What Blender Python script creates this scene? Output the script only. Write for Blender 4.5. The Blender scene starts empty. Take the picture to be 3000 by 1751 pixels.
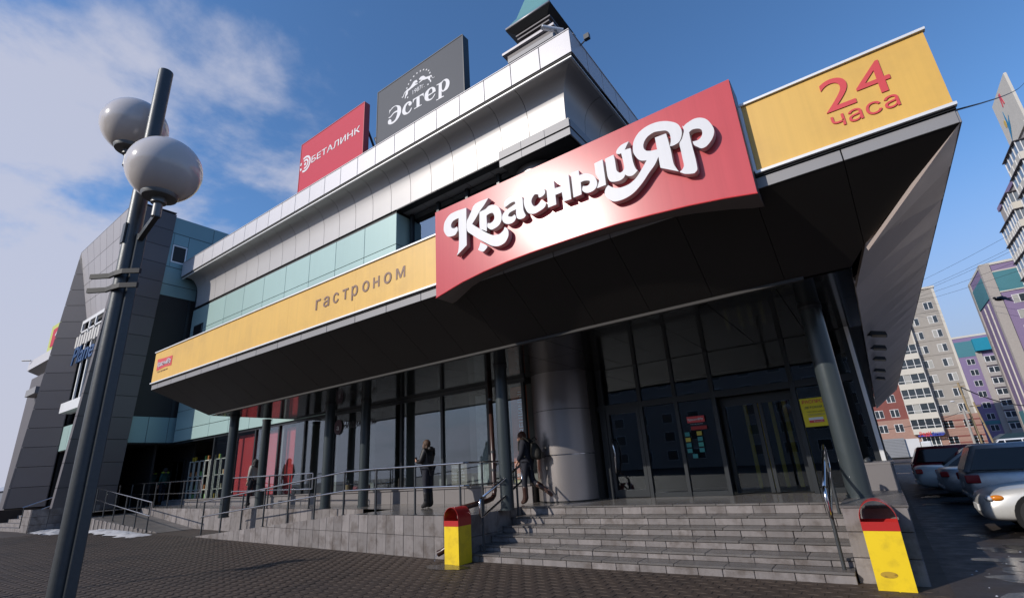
import bpy, bmesh, math, random
from mathutils import Vector, Matrix
random.seed(7)
R = math.radians
SC = bpy.context.scene
COL = SC.collection

# ------------------------------------------------------------------ camera
cam = bpy.data.cameras.new('camera'); camo = bpy.data.objects.new('camera', cam); COL.objects.link(camo)
cam.sensor_width = 36.0; cam.lens = 36.0 * 1451.2 / 3000.0
cam.clip_start = 0.05; cam.clip_end = 3000
PITCH, ROLL, YAW = R(18.97), R(-3.71), R(-34.56)
camo.matrix_world = (Matrix.Translation((0, 0, 1.6)) @ Matrix.Rotation(-YAW, 4, 'Z') @ Matrix.Rotation(R(90) + PITCH, 4, 'X')
                     @ Matrix.Rotation(ROLL, 4, 'Z'))
SC.camera = camo
SC.render.resolution_x, SC.render.resolution_y = 1024, 597

# ------------------------------------------------------------------ light
SUND = Vector((-0.52, -1.0, 0.59)).normalized()          # towards the sun
sun = bpy.data.lights.new('sun', 'SUN'); sun.energy = 2.9; sun.angle = R(0.5); sun.color = (1.0, 0.93, 0.84)
suno = bpy.data.objects.new('sun', sun); COL.objects.link(suno)
suno.rotation_euler = SUND.to_track_quat('Z', 'Y').to_euler()
w = bpy.data.worlds.new('World'); SC.world = w; w.use_nodes = True
nt = w.node_tree; N = nt.nodes; LK = nt.links; N.clear()
out = N.new('ShaderNodeOutputWorld'); bg = N.new('ShaderNodeBackground')
sky = N.new('ShaderNodeTexSky'); sky.sky_type = 'NISHITA'; sky.sun_disc = False
sky.sun_elevation = math.asin(SUND.z); sky.sun_rotation = math.atan2(SUND.x, SUND.y)
sky.altitude = 150; sky.air_density = 1.0; sky.dust_density = 0.5; sky.ozone_density = 5.0
tc = N.new('ShaderNodeTexCoord'); sep = N.new('ShaderNodeSeparateXYZ')
LK.new(tc.outputs['Generated'], sep.inputs[0])
def wm(op, a, b=None, c=None, clamp=False):
    n = N.new('ShaderNodeMath'); n.operation = op; n.use_clamp = clamp
    for i, v in enumerate((a, b, c)):
        if v is None: continue
        if isinstance(v, (int, float)): n.inputs[i].default_value = v
        else: LK.new(v, n.inputs[i])
    return n.outputs[0]
# clouds: noise on a plane overhead (direction / height), thicker to the west
den = wm('MAXIMUM', wm('ADD', sep.outputs[2], 0.16), 0.05)
cx = wm('DIVIDE', sep.outputs[0], den); cy = wm('DIVIDE', sep.outputs[1], den)
cmb = N.new('ShaderNodeCombineXYZ'); LK.new(cx, cmb.inputs[0]); LK.new(cy, cmb.inputs[1])
n1 = N.new('ShaderNodeTexNoise'); n1.inputs['Scale'].default_value = 1.9; n1.inputs['Detail'].default_value = 9; n1.inputs['Roughness'].default_value = 0.58
n1.inputs['Distortion'].default_value = 0.15
LK.new(cmb.outputs[0], n1.inputs['Vector'])
west = wm('MULTIPLY_ADD', sep.outputs[0], -1.0, 0.0)
amt = wm('MULTIPLY_ADD', west, 0.60, -0.33)
lowb = wm('MULTIPLY', wm('SUBTRACT', 0.42, sep.outputs[2]), 0.25)
cl = wm('ADD', wm('ADD', n1.outputs[0], amt), lowb)
clm = N.new('ShaderNodeMapRange'); clm.inputs[1].default_value = 0.53; clm.inputs[2].default_value = 0.72
clm.interpolation_type = 'SMOOTHSTEP'; LK.new(cl, clm.inputs[0])
cmask = wm('MULTIPLY', clm.outputs[0], 0.85)
CLOUD_COL = (3.1, 3.2, 3.85, 1)
mix = N.new('ShaderNodeMix'); mix.data_type = 'RGBA'
hsv = N.new('ShaderNodeHueSaturation'); hsv.inputs['Saturation'].default_value = 1.08; LK.new(sky.outputs[0], hsv.inputs['Color'])
hz = N.new('ShaderNodeMapRange'); hz.inputs[1].default_value = 0.46; hz.inputs[2].default_value = 0.02; hz.inputs[4].default_value = 0.95; hz.interpolation_type = 'SMOOTHSTEP'; LK.new(sep.outputs[2], hz.inputs[0])
mh = N.new('ShaderNodeMix'); mh.data_type = 'RGBA'; LK.new(hz.outputs[0], mh.inputs[0]); LK.new(hsv.outputs[0], mh.inputs[6]); mh.inputs[7].default_value = (2.0, 2.12, 2.75, 1)   # pale air low in the sky
LK.new(cmask, mix.inputs[0]); LK.new(mh.outputs[2], mix.inputs[6]); mix.inputs[7].default_value = CLOUD_COL
LK.new(mix.outputs[2], bg.inputs[0]); bg.inputs[1].default_value = 0.15
LK.new(bg.outputs[0], out.inputs[0])
SC.view_settings.view_transform = 'Standard'; SC.view_settings.look = 'None'
SC.view_settings.exposure = 0.30; SC.view_settings.gamma = 1.0; SC.view_settings.use_curve_mapping = False
SC.render.engine = 'CYCLES'

# ------------------------------------------------------------------ materials
def MAT(name, col, rough=0.5, metal=0.0, spec=0.5, var=0.10, scale=1.2, bump=0.0, bscale=40.0, streak=0.0, rnd=0.0, coat=0.0, dirt=None, dscale=2.0, damt=0.5, emit=None, aniso=0.0, rvar=0.0):
    m = bpy.data.materials.new(name); m.use_nodes = True
    t = m.node_tree; b = t.nodes['Principled BSDF']; L = t.links
    b.inputs['Roughness'].default_value = rough; b.inputs['Metallic'].default_value = metal
    b.inputs['Specular IOR Level'].default_value = spec
    if coat: b.inputs['Coat Weight'].default_value = coat; b.inputs['Coat Roughness'].default_value = 0.08
    if emit: b.inputs['Emission Color'].default_value = (*col, 1); b.inputs['Emission Strength'].default_value = emit
    g = t.nodes.new('ShaderNodeNewGeometry')
    def noise(sc, det=6, stretch=None):
        n = t.nodes.new('ShaderNodeTexNoise'); n.inputs['Scale'].default_value = sc; n.inputs['Detail'].default_value = det; n.inputs['Roughness'].default_value = 0.6
        if stretch:
            mp = t.nodes.new('ShaderNodeMapping'); mp.inputs['Scale'].default_value = stretch
            L.new(g.outputs['Position'], mp.inputs[0]); L.new(mp.outputs[0], n.inputs['Vector'])
        else: L.new(g.outputs['Position'], n.inputs['Vector'])
        return n.outputs[0]
    def math_(op, a, bb):
        n = t.nodes.new('ShaderNodeMath'); n.operation = op
        for i, v in enumerate((a, bb)):
            if isinstance(v, (int, float)): n.inputs[i].default_value = v
            else: L.new(v, n.inputs[i])
        return n.outputs[0]
    fac = math_('MULTIPLY_ADD', noise(scale), 2 * var); fac.node.inputs[2].default_value = 1.0 - var
    if streak:
        s = math_('MULTIPLY_ADD', noise(1.0, 4, (14, 14, 0.35)), 2 * streak); s.node.inputs[2].default_value = 1.0 - streak
        fac = math_('MULTIPLY', fac, s)
    if rnd:
        oi = t.nodes.new('ShaderNodeObjectInfo'); s = math_('MULTIPLY_ADD', oi.outputs['Random'], 2 * rnd); s.node.inputs[2].default_value = 1.0 - rnd
        fac = math_('MULTIPLY', fac, s)
    mx = t.nodes.new('ShaderNodeVectorMath'); mx.operation = 'SCALE'; mx.inputs[0].default_value = col; L.new(fac, mx.inputs['Scale'])
    src = mx.outputs[0]
    if dirt:
        mr = t.nodes.new('ShaderNodeMapRange'); mr.inputs[1].default_value = 0.48; mr.inputs[2].default_value = 0.68; mr.inputs[4].default_value = damt
        L.new(noise(dscale, 8), mr.inputs[0])
        mi = t.nodes.new('ShaderNodeMix'); mi.data_type = 'RGBA'; L.new(mr.outputs[0], mi.inputs[0]); L.new(src, mi.inputs[6]); mi.inputs[7].default_value = (*dirt, 1)
        src = mi.outputs[2]
    L.new(src, b.inputs['Base Color'])
    if rvar:
        rr = math_('MULTIPLY_ADD', noise(scale * 2.3), 2 * rvar); rr.node.inputs[2].default_value = rough - rvar; L.new(rr, b.inputs['Roughness'])
    if bump:
        bp = t.nodes.new('ShaderNodeBump'); bp.inputs['Strength'].default_value = bump; bp.inputs['Distance'].default_value = 0.01
        L.new(noise(bscale, 4), bp.inputs['Height']); L.new(bp.outputs[0], b.inputs['Normal'])
    return m

def GLASS(name, tint, base=0.10, rough=0.0, refl=(0.9, 0.95, 1.0)):
    m = bpy.data.materials.new(name); m.use_nodes = True; t = m.node_tree; t.nodes.clear(); L = t.links
    o = t.nodes.new('ShaderNodeOutputMaterial'); mx = t.nodes.new('ShaderNodeMixShader')
    tr = t.nodes.new('ShaderNodeBsdfTransparent'); tr.inputs[0].default_value = (*tint, 1)
    gl = t.nodes.new('ShaderNodeBsdfGlossy'); gl.inputs['Roughness'].default_value = rough; gl.inputs[0].default_value = (*refl, 1)
    lw = t.nodes.new('ShaderNodeFresnel'); gm = t.nodes.new('ShaderNodeNewGeometry'); io = t.nodes.new('ShaderNodeMath'); io.operation = 'MULTIPLY_ADD'
    io.inputs[1].default_value = 1 / 1.5 - 1.5; io.inputs[2].default_value = 1.5; L.new(gm.outputs['Backfacing'], io.inputs[0]); L.new(io.outputs[0], lw.inputs[0])   # a pane is two surfaces of the same glass
    ad = t.nodes.new('ShaderNodeMath'); ad.operation = 'MULTIPLY_ADD'; ad.inputs[1].default_value = 1.0; ad.inputs[2].default_value = base; ad.use_clamp = True
    L.new(lw.outputs[0], ad.inputs[0]); L.new(ad.outputs[0], mx.inputs[0]); L.new(tr.outputs[0], mx.inputs[1]); L.new(gl.outputs[0], mx.inputs[2]); L.new(mx.outputs[0], o.inputs[0])
    return m

alu = MAT('white_aluminium_panel', (0.55, 0.535, 0.55), 0.42, 0.15, 0.5, 0.03, rnd=0.03, streak=0.03)
alu_cove = MAT('silver_cove_panel', (0.43, 0.415, 0.41), 0.42, 0.18, 0.5, 0.03, rnd=0.03)
black = MAT('black_joint', (0.012, 0.012, 0.013), 0.6)
mint = MAT('mint_panel', (0.36, 0.50, 0.47), 0.35, 0.1, 0.5, 0.04, rnd=0.04, streak=0.04)
teal = MAT('teal_panel', (0.20, 0.33, 0.35), 0.35, 0.15, 0.5, 0.05, rnd=0.05)
grey_panel = MAT('grey_portal_panel', (0.105, 0.094, 0.098), 0.48, 0.1, 0.5, 0.06, rnd=0.06)
steel_panel = MAT('brushed_grey_panel', (0.40, 0.38, 0.39), 0.42, 0.25, 0.5, 0.06, rnd=0.05)
fascia_grey = MAT('grey_fascia_panel', (0.25, 0.245, 0.25), 0.50, 0.1, 0.5, 0.04, rnd=0.04)
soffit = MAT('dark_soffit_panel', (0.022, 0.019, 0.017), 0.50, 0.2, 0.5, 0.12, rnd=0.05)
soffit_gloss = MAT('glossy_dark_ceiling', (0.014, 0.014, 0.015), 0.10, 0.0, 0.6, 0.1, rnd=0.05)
stripe_soffit = MAT('ribbed_soffit_panel', (0.52, 0.43, 0.385), 0.36, 0.3, 0.5, 0.14, rnd=0.16, rvar=0.08)
yellow = MAT('yellow_sign_vinyl', (0.70, 0.42, 0.085), 0.45, 0.0, 0.5, 0.03, streak=0.11, dirt=(0.42, 0.25, 0.07), dscale=1.1, damt=0.28)
red = MAT('red_sign_vinyl', (0.55, 0.085, 0.095), 0.25, 0.0, 0.30, 0.03, streak=0.10)
white_letter = MAT('white_letter_paint', (0.66, 0.66, 0.68), 0.45, 0.0, 0.4, 0.03, streak=0.07)
letter_side = MAT('letter_return', (0.55, 0.50, 0.48), 0.5, 0.0, 0.5, 0.08)
red_print = MAT('red_print', (0.62, 0.055, 0.060), 0.45)
brown_print = MAT('brown_print', (0.20, 0.11, 0.075), 0.5)
trim_white = MAT('white_trim', (0.72, 0.72, 0.72), 0.4, 0.2)
dkgrey_sign = MAT('slate_sign_face', (0.045, 0.052, 0.068), 0.55, 0.0, 0.3, 0.04)
pinkred = MAT('crimson_sign_face', (0.50, 0.028, 0.060), 0.6, 0.0, 0.25, 0.03)
col_paint = MAT('dark_green_grey_paint', (0.050, 0.062, 0.066), 0.30, 0.2, 0.5, 0.10, bump=0.05, rvar=0.06)
cyl_metal = MAT('brushed_bronze_panel', (0.34, 0.31, 0.30), 0.36, 0.65, 0.5, 0.05)
steel = MAT('stainless_steel', (0.62, 0.60, 0.60), 0.16, 1.0)
post_paint = MAT('dark_post_paint', (0.040, 0.044, 0.048), 0.42)
stone = MAT('grey_stone_slab', (0.200, 0.180, 0.174), 0.65, 0.0, 0.4, 0.22, 5.0, bump=0.25, bscale=60, rnd=0.20, streak=0.24, dirt=(0.085, 0.066, 0.056), dscale=4.0, damt=0.75)
tread = MAT('wet_stone_tread', (0.13, 0.12, 0.115), 0.30, 0.0, 0.5, 0.30, 6.0, bump=0.2, bscale=70, rnd=0.15, rvar=0.15, dirt=(0.07, 0.06, 0.055), dscale=3.0, damt=0.6)
landing_m = MAT('polished_landing_tile', (0.17, 0.158, 0.15), 0.16, 0.0, 0.5, 0.18, 3.0, rnd=0.1, rvar=0.08)
paver = MAT('brown_concrete_paver', (0.064, 0.045, 0.034), 0.68, 0.0, 0.4, 0.30, 3.0, bump=0.16, bscale=90, rnd=0.07, rvar=0.20, dirt=(0.028, 0.022, 0.02), dscale=0.8, damt=0.55)
joint_m = MAT('dirt_joint', (0.052, 0.038, 0.030), 0.9, bump=0.3)
asphalt = MAT('wet_asphalt', (0.042, 0.033, 0.029), 0.62, 0.0, 0.5, 0.35, 1.4, bump=0.55, bscale=45, rvar=0.4, dirt=(0.07, 0.052, 0.047), dscale=1.1, damt=0.6)
lowwall = MAT('grey_plinth_slab', (0.185, 0.170, 0.168), 0.5, 0.0, 0.4, 0.08, rnd=0.06)
frame_m = MAT('dark_window_frame', (0.03, 0.034, 0.038), 0.35, 0.3)
glass = GLASS('shop_glass', (0.88, 0.92, 0.92), 0.07)
glass_d = GLASS('dark_entrance_glass', (0.70, 0.74, 0.76), 0.02)
glass_w = GLASS('window_glass', (0.10, 0.12, 0.14), 0.22)
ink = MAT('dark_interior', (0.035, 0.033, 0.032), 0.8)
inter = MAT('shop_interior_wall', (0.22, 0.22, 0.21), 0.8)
pipe_m = MAT('brown_downpipe_paint', (0.045, 0.020, 0.015), 0.30)
bin_yellow = MAT('yellow_bin_paint', (0.80, 0.56, 0.012), 0.42, 0, 0.5, 0.05, 4.0, dirt=(0.35, 0.22, 0.02), dscale=7, damt=0.32)
bin_red = MAT('red_bin_paint', (0.42, 0.022, 0.020), 0.30)
snow = MAT('dirty_snow', (0.55, 0.53, 0.53), 0.8, 0, 0.3, 0.25, 4, bump=0.8, bscale=14, dirt=(0.25, 0.22, 0.2), dscale=3, damt=0.5)
lamp_pole = MAT('hammered_pole_paint', (0.060, 0.066, 0.070), 0.40, 0.4, 0.5, 0.25, 60, bump=0.10, bscale=220)
globe_m = MAT('opal_globe', (0.62, 0.57, 0.54), 0.12, 0.0, 0.6, 0.06, 3, streak=0.06)
skin = MAT('skin', (0.52, 0.30, 0.22), 0.5)
hair_red = MAT('auburn_hair', (0.075, 0.024, 0.012), 0.62, var=0.4, scale=60, bump=0.6, bscale=70)
hair_brown = MAT('brown_hair', (0.085, 0.045, 0.026), 0.62, var=0.4, scale=60, bump=0.6, bscale=70)
jacket_n = MAT('navy_coat', (0.010, 0.012, 0.022), 0.8, bump=0.3)
jacket_b = MAT('black_jacket', (0.012, 0.011, 0.012), 0.55, bump=0.3)
denim = MAT('dark_denim', (0.012, 0.014, 0.024), 0.8)
boot = MAT('brown_leather', (0.045, 0.018, 0.012), 0.35)
bag_m = MAT('dark_backpack_cloth', (0.022, 0.020, 0.016), 0.7, bump=0.3)
jacket_g = MAT('green_work_jacket', (0.008, 0.055, 0.045), 0.7)
hiviz = MAT('yellow_shoulder_patch', (0.30, 0.38, 0.03), 0.7)

# ------------------------------------------------------------------ geometry helpers
ORG = {}
class MB:
    def __init__(s): s.v = []; s.f = []
    def add(s, vs, fs):
        k = len(s.v); s.v += [tuple(p) for p in vs]; s.f += [tuple(i + k for i in f) for f in fs]; return s
    def box(s, x0, x1, y0, y1, z0, z1):
        return s.add([(x0,y0,z0),(x1,y0,z0),(x1,y1,z0),(x0,y1,z0),(x0,y0,z1),(x1,y0,z1),(x1,y1,z1),(x0,y1,z1)],
                     [(0,3,2,1),(4,5,6,7),(0,1,5,4),(1,2,6,5),(2,3,7,6),(3,0,4,7)])
    def quad(s, a, b, c, d): return s.add([a, b, c, d], [(0, 1, 2, 3)])
    def prism(s, poly, vec):                       # poly: list of 3d points, vec: extrusion
        n = len(poly); vec = Vector(vec)
        top = [tuple(Vector(p) + vec) for p in poly]
        return s.add(list(poly) + top, [tuple(range(n))[::-1], tuple(range(n, 2 * n))] + [(i, (i + 1) % n, n + (i + 1) % n, n + i) for i in range(n)])
    def tube(s, pts, r, n=10, caps=True):
        pts = [Vector(p) for p in pts]; rs = r if isinstance(r, (list, tuple)) else [r] * len(pts)
        rings = []; up = None
        for i, p in enumerate(pts):
            d = (pts[min(i + 1, len(pts) - 1)] - pts[max(i - 1, 0)]).normalized()
            if up is None: up = Vector((0, 0, 1)) if abs(d.z) < 0.9 else Vector((1, 0, 0))
            u = d.cross(up)
            if u.length < 1e-4: u = d.orthogonal()
            u.normalize(); v2 = u.cross(d).normalized(); up = v2
            rings.append([tuple(p + (u * math.cos(2 * math.pi * k / n) + v2 * math.sin(2 * math.pi * k / n)) * rs[i]) for k in range(n)])
        vs = [q for rg in rings for q in rg]; fs = []
        for i in range(len(rings) - 1):
            for k in range(n): fs.append((i * n + k, i * n + (k + 1) % n, (i + 1) * n + (k + 1) % n, (i + 1) * n + k))
        if caps: fs.append(tuple(range(n))); fs.append(tuple(range((len(rings) - 1) * n, len(rings) * n))[::-1])
        return s.add(vs, fs)
    def lathe(s, prof, c, n=32):                   # prof [(r,z)], axis z at c
        vs = []; fs = []
        for r, z in prof:
            for k in range(n): a = 2 * math.pi * k / n; vs.append((c[0] + r * math.cos(a), c[1] + r * math.sin(a), c[2] + z))
        for i in range(len(prof) - 1):
            for k in range(n): fs.append((i * n + k, i * n + (k + 1) % n, (i + 1) * n + (k + 1) % n, (i + 1) * n + k))
        fs.append(tuple(range(n))[::-1]); m = (len(prof) - 1) * n; fs.append(tuple(range(m, m + n)))
        return s.add(vs, fs)
    def build(s, name, mat, parent=None, smooth=False, bevel=0.0, sub=0, fix=True):
        o0 = ORG.get(parent, Vector((0, 0, 0))) if parent else Vector((0, 0, 0))
        me = bpy.data.meshes.new(name); me.from_pydata([tuple(Vector(p) - o0) for p in s.v], [], s.f)
        if fix or bevel:
            bm = bmesh.new(); bm.from_mesh(me); bmesh.ops.recalc_face_normals(bm, faces=bm.faces)
            if bevel: bmesh.ops.bevel(bm, geom=bm.edges[:] , offset=bevel, segments=1, affect='EDGES', clamp_overlap=True)
            bm.to_mesh(me); bm.free()
        me.materials.append(mat)
        if smooth: me.shade_smooth() if smooth is True else me.set_sharp_from_angle(angle=R(smooth)) if False else None
        o = bpy.data.objects.new(name, me); COL.objects.link(o)
        if smooth and smooth is not True:
            me.shade_smooth(); me.set_sharp_from_angle(angle=R(smooth))
        if sub:
            md = o.modifiers.new('sub', 'SUBSURF'); md.levels = sub; md.render_levels = sub
        if parent: o.parent = parent
        ORG[o] = o0
        return o
def tag(o, label=None, cat=None, group=None, kind=None):
    if label: o['label'] = label
    if cat: o['category'] = cat
    if group: o['group'] = group
    if kind: o['kind'] = kind
    return o
def thing(name, loc, label, cat, group=None):
    o = bpy.data.objects.new(name, None); COL.objects.link(o); o.location = loc; o.empty_display_size = 0.2
    ORG[o] = Vector(loc); return tag(o, label, cat, group)
def dup(o, loc=None, rotz=None, label=None, parent=None):
    c = o.copy(); COL.objects.link(c)
    if parent: c.parent = parent
    if loc is not None: c.location = loc; ORG[c] = Vector(loc)
    if rotz is not None: c.rotation_euler = (0, 0, rotz)
    if label: c['label'] = label
    for ch in o.children: dup(ch, parent=c)
    return c
_slab = {}
def slab(name, mat, parent, c, size, bev=0.004):
    """one bevelled slab sharing its mesh with alike slabs (same rounded size)"""
    key = (mat.name, tuple(round(x, 2) for x in size), name)
    if key not in _slab:
        me = bpy.data.meshes.new(name); bm = bmesh.new(); bmesh.ops.create_cube(bm, size=1.0)
        for v in bm.verts: v.co = Vector((v.co.x * size[0], v.co.y * size[1], v.co.z * size[2]))
        bmesh.ops.bevel(bm, geom=bm.edges[:], offset=min(bev, min(size) * 0.3), segments=1, affect='EDGES')
        bm.to_mesh(me); bm.free(); me.materials.append(mat); _slab[key] = me
    o = bpy.data.objects.new(name, _slab[key]); COL.objects.link(o)
    if parent: o.parent = parent
    o.location = Vector(c) - ORG.get(parent, Vector((0, 0, 0))); ORG[o] = Vector(c)
    return o
def poly_smooth(pts, n=3, corner=52):
    """Catmull-Rom through the points, keeping sharp corners"""
    m = len(pts); P = [Vector((p[0], p[1])) for p in pts]; out = []
    isc = []
    for i in range(m):
        a = P[i] - P[i - 1]; b = P[(i + 1) % m] - P[i]
        isc.append(a.length < 1e-6 or b.length < 1e-6 or a.angle(b, 0) > R(corner))
    for i in range(m):
        p1, p2 = P[i], P[(i + 1) % m]
        p0 = p1 * 2 - p2 if isc[i] else P[i - 1]
        p3 = p2 * 2 - p1 if isc[(i + 1) % m] else P[(i + 2) % m]
        for k in range(n):
            t = k / n
            out.append(0.5 * ((2 * p1) + (p2 - p0) * t + (2 * p0 - 5 * p1 + 4 * p2 - p3) * t * t + (3 * p1 - p0 - 3 * p2 + p3) * t ** 3))
    return [(q.x, q.y) for q in out]
def flat_shape(name, loops, depth, mat, parent, y, side=None, smooth=True, axis='Y'):
    """closed loops in (x,z) at plane y, facing -Y, extruded 'depth' backwards (to +Y)"""
    cu = bpy.data.curves.new(name, 'CURVE'); cu.dimensions = '2D'; cu.fill_mode = 'BOTH'; cu.extrude = depth / 2
    for lp in loops:
        q = poly_smooth(lp) if smooth else lp
        sp = cu.splines.new('POLY'); sp.points.add(len(q) - 1); sp.use_cyclic_u = True
        for i, p in enumerate(q): sp.points[i].co = (p[0], p[1], 0, 1)
    return _curve_done(name, cu, mat, parent, Matrix.Translation((0, y + depth / 2, 0)) @ Matrix.Rotation(R(90), 4, 'X'), side)
def _curve_done(name, cu, mat, parent, M, side=None):
    t = bpy.data.objects.new('tmp', cu); COL.objects.link(t)
    dg = bpy.context.evaluated_depsgraph_get(); dg.update()
    me = bpy.data.meshes.new_from_object(t.evaluated_get(dg)); bpy.data.objects.remove(t)
    o0 = ORG.get(parent, Vector((0, 0, 0))) if parent else Vector((0, 0, 0))
    me.transform(Matrix.Translation(-o0) @ M); me.materials.clear(); me.materials.append(mat); me.name = name
    if side:
        me.materials.append(side); nrm = (M.to_3x3() @ Vector((0, 0, 1))).normalized()
        for p in me.polygons: p.material_index = 0 if abs(p.normal.dot(nrm)) > 0.7 else 1
    o = bpy.data.objects.new(name, me); COL.objects.link(o)
    if parent: o.parent = parent
    ORG[o] = o0
    return o
def text(name, body, mat, parent, x, y, z, height, width=None, depth=0.01, bold=0.0, shear=0.0, spacing=1.0, normal='-Y', cap='x', rot90=False):
    """flat lettering on a wall facing -Y; x,z = left end of the base line"""
    cu = bpy.data.curves.new(name, 'FONT'); cu.body = body; cu.size = 1.0; cu.extrude = 0.0001; cu.offset = bold; cu.shear = shear; cu.space_character = spacing
    t = bpy.data.objects.new('tmp', cu); COL.objects.link(t)
    dg = bpy.context.evaluated_depsgraph_get(); dg.update()
    me = bpy.data.meshes.new_from_object(t.evaluated_get(dg)); bpy.data.objects.remove(t)
    xs = [v.co.x for v in me.vertices]; ys = [v.co.y for v in me.vertices]
    s = height / (max(ys) - min(min(ys), 0) if cap == 'all' else max(ys)); sx = (width / (max(xs) - min(xs))) if width else s
    x0 = min(xs)
    for v in me.vertices: v.co = Vector(((v.co.x - x0) * sx, v.co.y * s, (1 if v.co.z > 0 else 0) * depth))
    M = Matrix.Rotation(R(90), 4, 'X')
    if rot90: M = M @ Matrix.Rotation(R(90), 4, 'Z')
    M = Matrix.Translation((x, y, z)) @ M
    o0 = ORG.get(parent, Vector((0, 0, 0))) if parent else Vector((0, 0, 0))
    me.transform(Matrix.Translation(-o0) @ M); me.materials.clear(); me.materials.append(mat); me.name = name
    o = bpy.data.objects.new(name, me); COL.objects.link(o)
    if parent: o.parent = parent
    ORG[o] = o0
    return o
def gz(x): return min(0.42, 0.02 * max(0.0, -8.0 - x))          # the plaza climbs a little to the west
def lz(x): return 0.80 + min(0.26, 0.012 * max(0.0, -8.0 - x))  # and the terrace with it
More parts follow.
